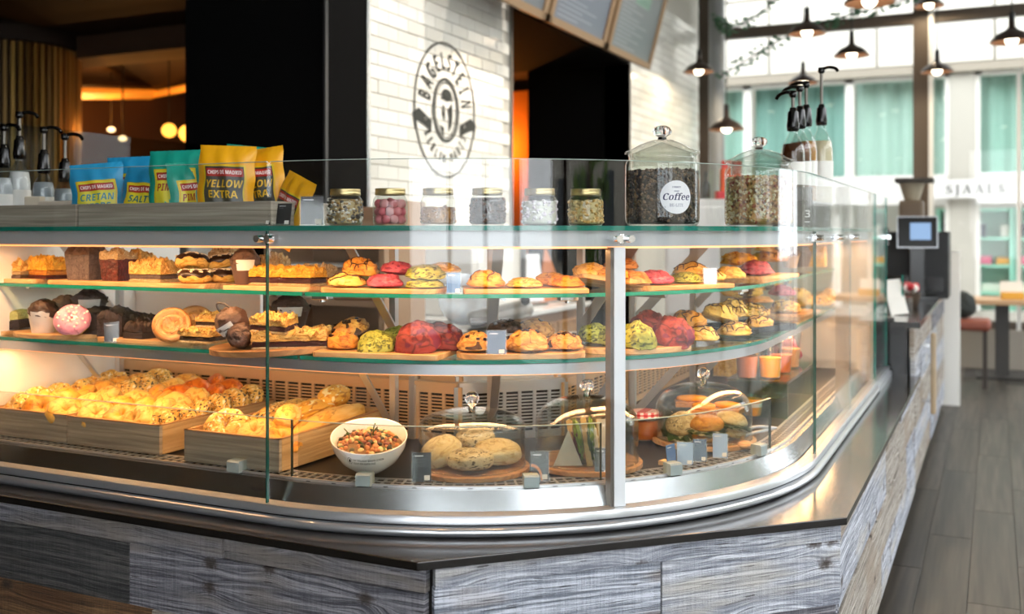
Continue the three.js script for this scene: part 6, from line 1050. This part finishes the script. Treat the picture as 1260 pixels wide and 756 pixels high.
// ------------------------------------------------------------------ staff side behind the case
{
  const bc = thing('back_counter', 'timber-fronted work counter along the tiled wall', 'counter', [-2.685, 0, -5.45]);
  part(bc, 'body', box(0.52, 0.9, 1.66, 0.004).translate(0, 0.45, 0), std(0x8a6a4e, 0.6));
  part(bc, 'worktop', box(0.56, 0.03, 1.68, 0.004).translate(0, 0.915, 0), M.whiteGloss);
  for (let i = 0; i < 3; i++) { const d = part(bc, 'door', box(0.018, 0.8, 0.52, 0.004), M.boardDark, [0.27, 0.44, -0.55 + i * 0.55]); part(d, 'handle', box(0.02, 0.12, 0.014, 0.004), M.steel, [0.018, 0.28, 0.2]); }
  const wb = thing('ice_machine', 'large white appliance standing on the work counter', 'appliance', [-2.74, 0.931, -5.12]);
  part(wb, 'body', box(0.44, 0.40, 0.62, 0.012).translate(0, 0.20, 0), M.white); part(wb, 'front_panel', box(0.01, 0.30, 0.5, 0.003), std(0xf7f6f2, 0.35), [0.224, 0.21, 0]); part(wb, 'side_frame', box(0.03, 0.42, 0.03, 0.004), std(0x55524e, 0.5), [0.225, 0.20, -0.33]);
  const ps = thing('leaflet_stand', 'white leaflet with purple and yellow print in a stand', 'leaflet', [-2.60, 0.931, -5.78], 1.2);
  part(ps, 'leaflet', box(0.20, 0.30, 0.004).translate(0, 0.17, 0), std(0xffffff, 0.5, { map: canvasTex(128, 192, (g, w, h) => { g.fillStyle = '#eef0f6'; g.fillRect(0, 0, w, h); g.fillStyle = '#5a4a8a'; g.fillRect(40, 104, 52, 16); g.fillStyle = '#e0b040'; g.fillRect(44, 124, 46, 14); g.fillStyle = '#5a7a5a'; g.fillRect(36, 100, 20, 6); }) }), [0, 0, 0], [-0.15, 0, 0]); part(ps, 'foot', box(0.2, 0.012, 0.1, 0.003), M.aluDark, [0, 0.006, -0.01]);
  const kn = thing('knife_rack', 'orange triangular board propped on the work counter', 'chopping board', [-2.62, 0.931, -6.1], 1.3);
  part(kn, 'board', new THREE.ExtrudeGeometry(new THREE.Shape([[-0.12, 0], [0.14, 0.02], [-0.06, 0.34]].map(p => new THREE.Vector2(...p))), { depth: 0.016, bevelEnabled: true, bevelSize: 0.003, bevelThickness: 0.003 }), std(0xc87a48, 0.6), [0, 0.004, 0]); part(kn, 'stop', box(0.2, 0.012, 0.03, 0.003), M.steel, [0, 0.006, -0.01]);
  // slicer on a prep table just behind the corner of the case
  const pt = thing('prep_table', 'steel prep table behind the curve of the case', 'table', [-1.85, 0, -3.75]);
  part(pt, 'top', box(0.9, 0.03, 0.6, 0.004).translate(0, 0.885, 0), M.steel); for (const [x, z] of [[-0.42, -0.27], [0.42, -0.27], [-0.42, 0.27], [0.42, 0.27]]) part(pt, 'leg', cyl(0.02, 0.02, 0.87, 14), M.steel, [x, 0, z]); part(pt, 'under_shelf', box(0.84, 0.02, 0.54), M.steel, [0, 0.25, 0]);
  const sl = thing('meat_slicer', 'grey steel slicing machine on the prep table', 'slicer', [-1.98, 0.901, -3.82], 0.5);
  part(sl, 'base', new RoundedBoxGeometry(0.42, 0.08, 0.26, 3, 0.03).translate(0, 0.045, 0), std(0xcfd0cf, 0.35, { metalness: 0.6 })); part(sl, 'blade', cyl(0.11, 0.11, 0.014, 36).rotateX(Math.PI / 2), M.chrome, [-0.05, 0.20, 0.02]); part(sl, 'guard', new RoundedBoxGeometry(0.28, 0.07, 0.12, 3, 0.03), std(0xb9bab8, 0.35, { metalness: 0.6 }), [0.1, 0.14, 0.02], [0, 0, 0.2]); part(sl, 'carriage', box(0.16, 0.02, 0.2, 0.006), M.brushed, [0.05, 0.12, 0.1]); part(sl, 'knob', new THREE.SphereGeometry(0.02, 16, 12), M.blackGloss, [0.2, 0.2, 0.1]);
  const pr = thing('paper_sheets', 'slanting stack of white wrapping paper on the prep table', 'paper', [-1.52, 0.901, -3.52], -0.3); part(pr, 'stack', box(0.36, 0.05, 0.26, 0.003).translate(0, 0.06, 0), FD.white, [0, 0, 0], [0.1, 0, 0.14]); part(pr, 'tray', box(0.4, 0.02, 0.3, 0.004), M.steel, [0, 0.012, 0]);
  const kr = thing('wooden_rack', 'tall brown timber rack behind the straight length of the case', 'rack', [-2.62, 0, -3.78], 0);
  part(kr, 'back_panel', box(0.6, 1.5, 0.02).translate(0, 0.75, -0.16), std(0xa88a70, 0.7)); for (const s of [-0.3, 0.3]) part(kr, 'side_panel', box(0.03, 1.52, 0.34, 0.003).translate(s, 0.76, 0), std(0xb7977a, 0.6)); for (const y of [0.3, 0.7, 1.08, 1.42]) part(kr, 'shelf', box(0.58, 0.025, 0.33).translate(0, y, 0), std(0xb7977a, 0.6));
  for (const [x, y, c, l] of [[-0.16, 1.093, 0xd8d2c6, 'cream storage tub on the timber rack'], [0.14, 1.093, 0xb9906a, 'tan storage tub on the timber rack'], [0.0, 0.713, 0xa8a49c, 'grey storage tub low on the timber rack']]) { const t = thing('storage_tub', l, 'tub', [-2.62 + x, y, -3.74]); part(t, 'tub', box(0.22, 0.14, 0.24, 0.02).translate(0, 0.07, 0), std(c, 0.5)); part(t, 'lid', box(0.23, 0.014, 0.25, 0.005), M.white, [0, 0.147, 0]); }
  const cm = thing('coffee_machine', 'white and steel espresso machine behind the end of the case', 'coffee machine', [-3.18, 0.931, -3.28], 0.0);
  part(cm, 'body', new RoundedBoxGeometry(0.62, 0.36, 0.4, 3, 0.03).translate(0, 0.24, 0), std(0xb9b8b4, 0.4, { metalness: 0.5 })); part(cm, 'drip_tray', box(0.6, 0.05, 0.5, 0.01).translate(0, 0.03, 0.05), M.steel); for (const s of [-0.15, 0.15]) { const g = part(cm, 'group_head', cyl(0.035, 0.04, 0.06, 20), M.chrome, [s, 0.13, 0.24]); part(g, 'portafilter', tube([[0, 0, 0], [0, -0.01, 0.08], [0, -0.015, 0.15]], 0.012, 10, 8), M.blackGloss); } part(cm, 'cup_rail', tube([[-0.29, 0.45, 0.18], [0.29, 0.45, 0.18]], 0.007, 4, 8), M.chrome);
  const cs = thing('side_cabinet', 'dark cabinet carrying the espresso machine', 'cabinet', [-3.18, 0, -3.28], 0.0); part(cs, 'body', box(0.7, 0.9, 0.56, 0.005).translate(0, 0.45, 0), std(0x3a332e, 0.6)); part(cs, 'top', box(0.74, 0.03, 0.6, 0.004), M.whiteGloss, [0, 0.915, 0]); for (const s of [-0.175, 0.175]) part(cs, 'door', box(0.33, 0.8, 0.014, 0.003), std(0x4a413a, 0.55), [s, 0.44, 0.285]);
}
// ------------------------------------------------------------------ till end
{
  const wc = thing('white_cabinet', 'tall white cabinet standing behind the drinks cooler', 'cabinet', [-1.72, 0, -6.75]);
  part(wc, 'body', box(0.5, 1.6, 0.5, 0.008).translate(0, 0.8, 0), std(0xeeeef0, 0.4)); part(wc, 'door', box(0.46, 0.7, 0.016, 0.004), std(0xf6f6f8, 0.35), [0, 1.2, 0.255]); part(wc, 'door', box(0.46, 0.74, 0.016, 0.004), std(0xf6f6f8, 0.35), [0, 0.44, 0.255]);
  const pk = thing('snack_box', 'bright orange and red snack box on the white cabinet', 'snack box', [-1.56, 1.601, -6.62], 0.4); part(pk, 'carton', box(0.13, 0.2, 0.08, 0.004).translate(0, 0.1, 0), std(0xe2551c, 0.5)); part(pk, 'tray', box(0.2, 0.05, 0.12, 0.004), std(0xd8283a, 0.5), [0, 0.026, 0.03]); part(pk, 'flap', box(0.13, 0.06, 0.004), std(0xc82a1c, 0.5), [0, 0.22, 0.03]);
  const bb = thing('sauce_bottle', 'small black bottle beside the snack box', 'bottle', [-1.72, 1.601, -6.6]); part(bb, 'body', lathe([[0.0005, 0], [0.03, 0], [0.03, 0.1], [0.012, 0.13], [0.012, 0.16], [0.0005, 0.16]], 20), M.blackGloss); part(bb, 'cap', cyl(0.014, 0.014, 0.025, 16), M.blackSatin, [0, 0.158, 0]);
  for (let i = 0; i < 2; i++) { const c = thing('paper_cups', ['tall stack of white paper cups on the white cabinet', 'shorter stack of white paper cups on the white cabinet'][i], 'cup stack', [-1.90 + i * 0.09, 1.601, -6.62]); for (let k = 0; k < (i ? 4 : 7); k++) part(c, 'cup', lathe([[0.0005, 0], [0.028, 0], [0.04, 0.1], [0.042, 0.1], [0.042, 0.104], [0.038, 0.102]], 20), M.white, [0, k * 0.018, 0]); }
  const ps = thing('till_screen_stand', 'dark touchscreen till on a black stand', 'till', [-0.478, -7.411].flatMap((v, i) => i ? [0.93, v] : [v]), 0.12);
  part(ps, 'base', box(0.26, 0.03, 0.24, 0.006).translate(0, 0.015, 0), M.blackGloss); part(ps, 'column', box(0.10, 0.40, 0.06, 0.008).translate(0, 0.22, 0), M.blackGloss);
  const sc = part(ps, 'monitor', box(0.25, 0.21, 0.03, 0.006), M.blackGloss, [0, 0.455, 0.04], [-0.12, 0, 0]); part(sc, 'bezel', merge([box(0.258, 0.006, 0.008).translate(0, 0.105, 0.014), box(0.258, 0.006, 0.008).translate(0, -0.105, 0.014), box(0.006, 0.21, 0.008).translate(0.126, 0, 0.014), box(0.006, 0.21, 0.008).translate(-0.126, 0, 0.014)]), M.alu);
  part(sc, 'display', new THREE.PlaneGeometry(0.13, 0.115), std(0x203048, 0.3, { emissive: 0x9fc4f0, emissiveIntensity: 0.6 }), [0.02, 0.005, 0.016]);
  const sl = new THREE.RectAreaLight(0x9fc4f0, 0.6, 0.13, 0.115); sl.position.set(0, 0.465, 0.065); sl.rotation.y = Math.PI; ps.add(sl);
  const cb = thing('cash_drawer', 'black cash drawer block under the till screen', 'cash drawer', [-0.504, -7.731].flatMap((v, i) => i ? [0.93, v] : [v])); part(cb, 'body', box(0.44, 0.46, 0.4, 0.006).translate(0, 0.23, 0), M.blackSatin); part(cb, 'drawer', box(0.38, 0.1, 0.01, 0.003), M.blackGloss, [0, 0.1, 0.204]);
  const gr = thing('coffee_grinder', 'brown and steel coffee grinder on the black block', 'grinder', [-0.530, -7.719].flatMap((v, i) => i ? [1.391, v] : [v])); part(gr, 'body', box(0.16, 0.22, 0.18, 0.02).translate(0, 0.11, 0), std(0x6a5a4a, 0.5)); part(gr, 'hopper', lathe([[0.05, 0.22], [0.085, 0.34], [0.08, 0.345], [0.0005, 0.345]], 24), std(0x9a907c, 0.4)); part(gr, 'shade', box(0.25, 0.03, 0.24, 0.006), std(0x3b3733, 0.5), [0.02, 0.36, 0]);
  const cr = thing('card_reader', 'slim black card reader on a tall post at the end of the glass', 'card reader', [-0.53, 0.93, -5.62], 0.3); part(cr, 'post', box(0.028, 0.46, 0.03, 0.004).translate(0, 0.23, 0), M.blackSatin); part(cr, 'head', box(0.065, 0.09, 0.05, 0.008), M.blackGloss, [0, 0.43, 0.0]); part(cr, 'foot', box(0.1, 0.012, 0.1, 0.003), M.blackSatin, [0, 0.006, 0]);
  const lf = thing('leaflet_holder', 'white leaflets leaning in a clear holder by the card reader', 'leaflets', [-0.47, 0.93, -5.95], 0.5); part(lf, 'leaflet', box(0.10, 0.20, 0.004).translate(0, 0.1, 0), FD.white, [0, 0.004, 0], [-0.35, 0, 0.1]); part(lf, 'holder', box(0.12, 0.1, 0.05).translate(0, 0.05, 0), M.acrylic);
  const rb = thing('sweet_basket', 'little basket of red and white wrapped sweets on the till counter', 'basket', [-0.50, 0.93, -6.6]); part(rb, 'basket', lathe([[0.0005, 0], [0.08, 0], [0.10, 0.09], [0.095, 0.09], [0.076, 0.006], [0.0005, 0.006]], 24), std(0x4a3a2c, 0.7)); const gs = [], hs = []; for (let i = 0; i < 26; i++) (i % 3 ? gs : hs).push(new THREE.SphereGeometry(0.022, 8, 6).translate(rr(-0.07, 0.07), 0.09 + rr(0, 0.05), rr(-0.07, 0.07))); part(rb, 'sweets', merge(gs), std(0xc22a30, 0.4)).userData.kind = 'stuff'; part(rb, 'pale_sweets', merge(hs), FD.white).userData.kind = 'stuff';
  const gp = thing('till_glass', 'small upright glass pane with a green edge on the till counter', 'glass pane', [-0.46, 0.93, -6.2]); part(gp, 'pane', boxAt(-0.004, 0.004, 0, 0.22, -0.2, 0.2), M.glass); part(gp, 'edge', boxAt(-0.0045, 0.0045, 0, 0.22, 0.2, 0.206), M.glassEdge);
}
// ------------------------------------------------------------------ cafe table and bench by the window
{
  const [x, z] = [0.084, -10.833], t = thing('cafe_table', 'square timber cafe table on one dark post by the window', 'table', [x, 0, z], 0.05);
  part(t, 'top', box(0.86, 0.045, 0.7, 0.006).translate(0, 0.73, 0), M.tableWood); part(t, 'post', box(0.12, 0.70, 0.10, 0.005).translate(-0.02, 0.355, 0), std(0x35322f, 0.5)); part(t, 'foot', box(0.5, 0.02, 0.5, 0.006).translate(0, 0.01, 0), std(0x2c2a28, 0.5));
  const n = thing('table_sign', 'white and yellow card holder on the cafe table', 'card holder', [x + 0.06, 0.7525, z + 0.1], 0.2); part(n, 'card', box(0.2, 0.17, 0.01).translate(0, 0.085, 0), FD.white, [0, 0, 0], [-0.1, 0, 0]); part(n, 'yellow_pack', box(0.2, 0.07, 0.05, 0.008).translate(0, 0.035, 0.04), std(0xd9a02c, 0.5));
  const [bx, bz] = [-0.239, -10.071], b = thing('padded_stool', 'low brown leather stool beside the cafe table', 'stool', [bx, 0, bz]); part(b, 'cushion', new RoundedBoxGeometry(0.42, 0.10, 0.38, 3, 0.04).translate(0, 0.56, 0), std(0x8a4a3a, 0.5)); for (const [sx, sz] of [[-0.16, -0.14], [0.16, -0.14], [-0.16, 0.14], [0.16, 0.14]]) part(b, 'leg', box(0.035, 0.52, 0.035).translate(sx, 0.26, sz), std(0x3a332e, 0.6));
  const g = solo('dark_bag', 'dark rucksack slumped on the brown stool', 'bag', blob(0.13, 0.15, 0.11, { n: 0.15, s: 3, flat: 0.6 }), std(0x2a2f2c, 0.8), [bx - 0.04, 0.61, bz + 0.02]);
}
// ------------------------------------------------------------------ pendant lamps
{
  const shadeG = lathe([[0.018, 0.165], [0.022, 0.16], [0.024, 0.11], [0.04, 0.095], [0.052, 0.085], [0.10, 0.062], [0.148, 0.012], [0.150, 0.0], [0.145, 0.0], [0.142, 0.012], [0.095, 0.056], [0.05, 0.078], [0.02, 0.088]], 36), capG = cyl(0.02, 0.022, 0.06, 16), bulbG = new THREE.SphereGeometry(0.046, 20, 14), shadeM = std(0x2b1d14, 0.4, { metalness: 0.3, side: THREE.DoubleSide }), bulbM = std(0xfff4e0, 0.4, { emissive: 0xfff0d6, emissiveIntensity: 5 });
  const lamp = (l, x, z, y) => { const t = thing('pendant_lamp', 'dark pendant lamp ' + l, 'pendant lamp', [x, y, z], 0, 'pendant lamps over the aisle'); part(t, 'shade', shadeG, shadeM); part(t, 'socket', capG, M.black, [0, 0.155, 0]); part(t, 'cord', cyl(0.005, 0.005, ROOM.top - y - 0.2, 8), M.black, [0, 0.2, 0]); part(t, 'ceiling_rose', cyl(0.05, 0.05, 0.02, 20), M.black, [0, ROOM.top - y - 0.021, 0]); part(t, 'bulb', bulbG, bulbM, [0, 0.018, 0]); const p = new THREE.PointLight(0xffe6c0, PENDANT, 0, 2); p.position.y = 0.018; p.castShadow = true; t.add(p); };
  const H = (v, d) => EYE + (287 - v) * d / 1251;
  lamp('hung high in front of the pale fascia, next to the window post', -1.368, -8.428, H(42, 8.2));
  lamp('hung beside the one nearest the window post, a little lower', -1.131, -9.315, H(69, 8.9));
  lamp('hung lowest, right above the syrup bottles', -1.755, -10.569, H(103, 10.3));
  lamp('hung in front of the brown window post', -0.497, -10.502, H(89, 9.7));
  lamp('hung over the cafe table', 0.112, -8.245, H(52, 7.4));
  lamp('hung so high that its bulb barely shows', -0.690, -6.536, H(4, 6.2));
  lamp('hung against the grey steel column', -2.602, -9.724, H(89, 9.9));
  lamp('hung high beside the brown window post', -0.597, -11.008, H(8, 10.2));
  lamp('hung low in front of the tiled end wall', -2.049, -8.547, H(160, 8.6));
  // two cables with greenery looped under the ceiling
  const cable = (l, pts) => { const t = thing('garland', l, 'garland', [0, 0, 0]); part(t, 'wire', tube(pts, 0.008, 40, 6), M.black); const gs = [], cv = new THREE.CatmullRomCurve3(pts.map(p => new THREE.Vector3(...p))); for (let i = 0; i < 150; i++) { const q = cv.getPoint(rnd() * 0.55); gs.push(new THREE.SphereGeometry(0.035, 5, 4).scale(1, 0.25, 0.5).rotateX(rnd() * 3).rotateY(rnd() * 6).translate(q.x + rr(-0.06, 0.06), q.y + rr(-0.07, 0.05), q.z + rr(-0.06, 0.06))); } part(t, 'leaves', merge(gs), std(0x3f6a4c, 0.7)).userData.kind = 'stuff'; };
  cable('green garland wire running along the window at lamp height', [[-2.7, 3.05, -10.85], [-1.6, 3.25, -9.6], [-0.6, 3.45, -9.5], [0.6, 3.7, -9.2], [2.0, 3.9, -9.0]]);
  cable('green garland wire dropping beside the grey steel column', [[-2.7, 3.7, -10.85], [-2.35, 3.45, -10.2], [-1.4, 3.75, -9.4], [0.2, 4.2, -8.6], [1.6, 4.5, -8.2]]);
}

scene.traverse(o => { if (o.isMesh) { o.castShadow = true; o.receiveShadow = true; } if (o.isLight && o.shadow) o.castShadow = true; });
renderer.render(scene, camera);
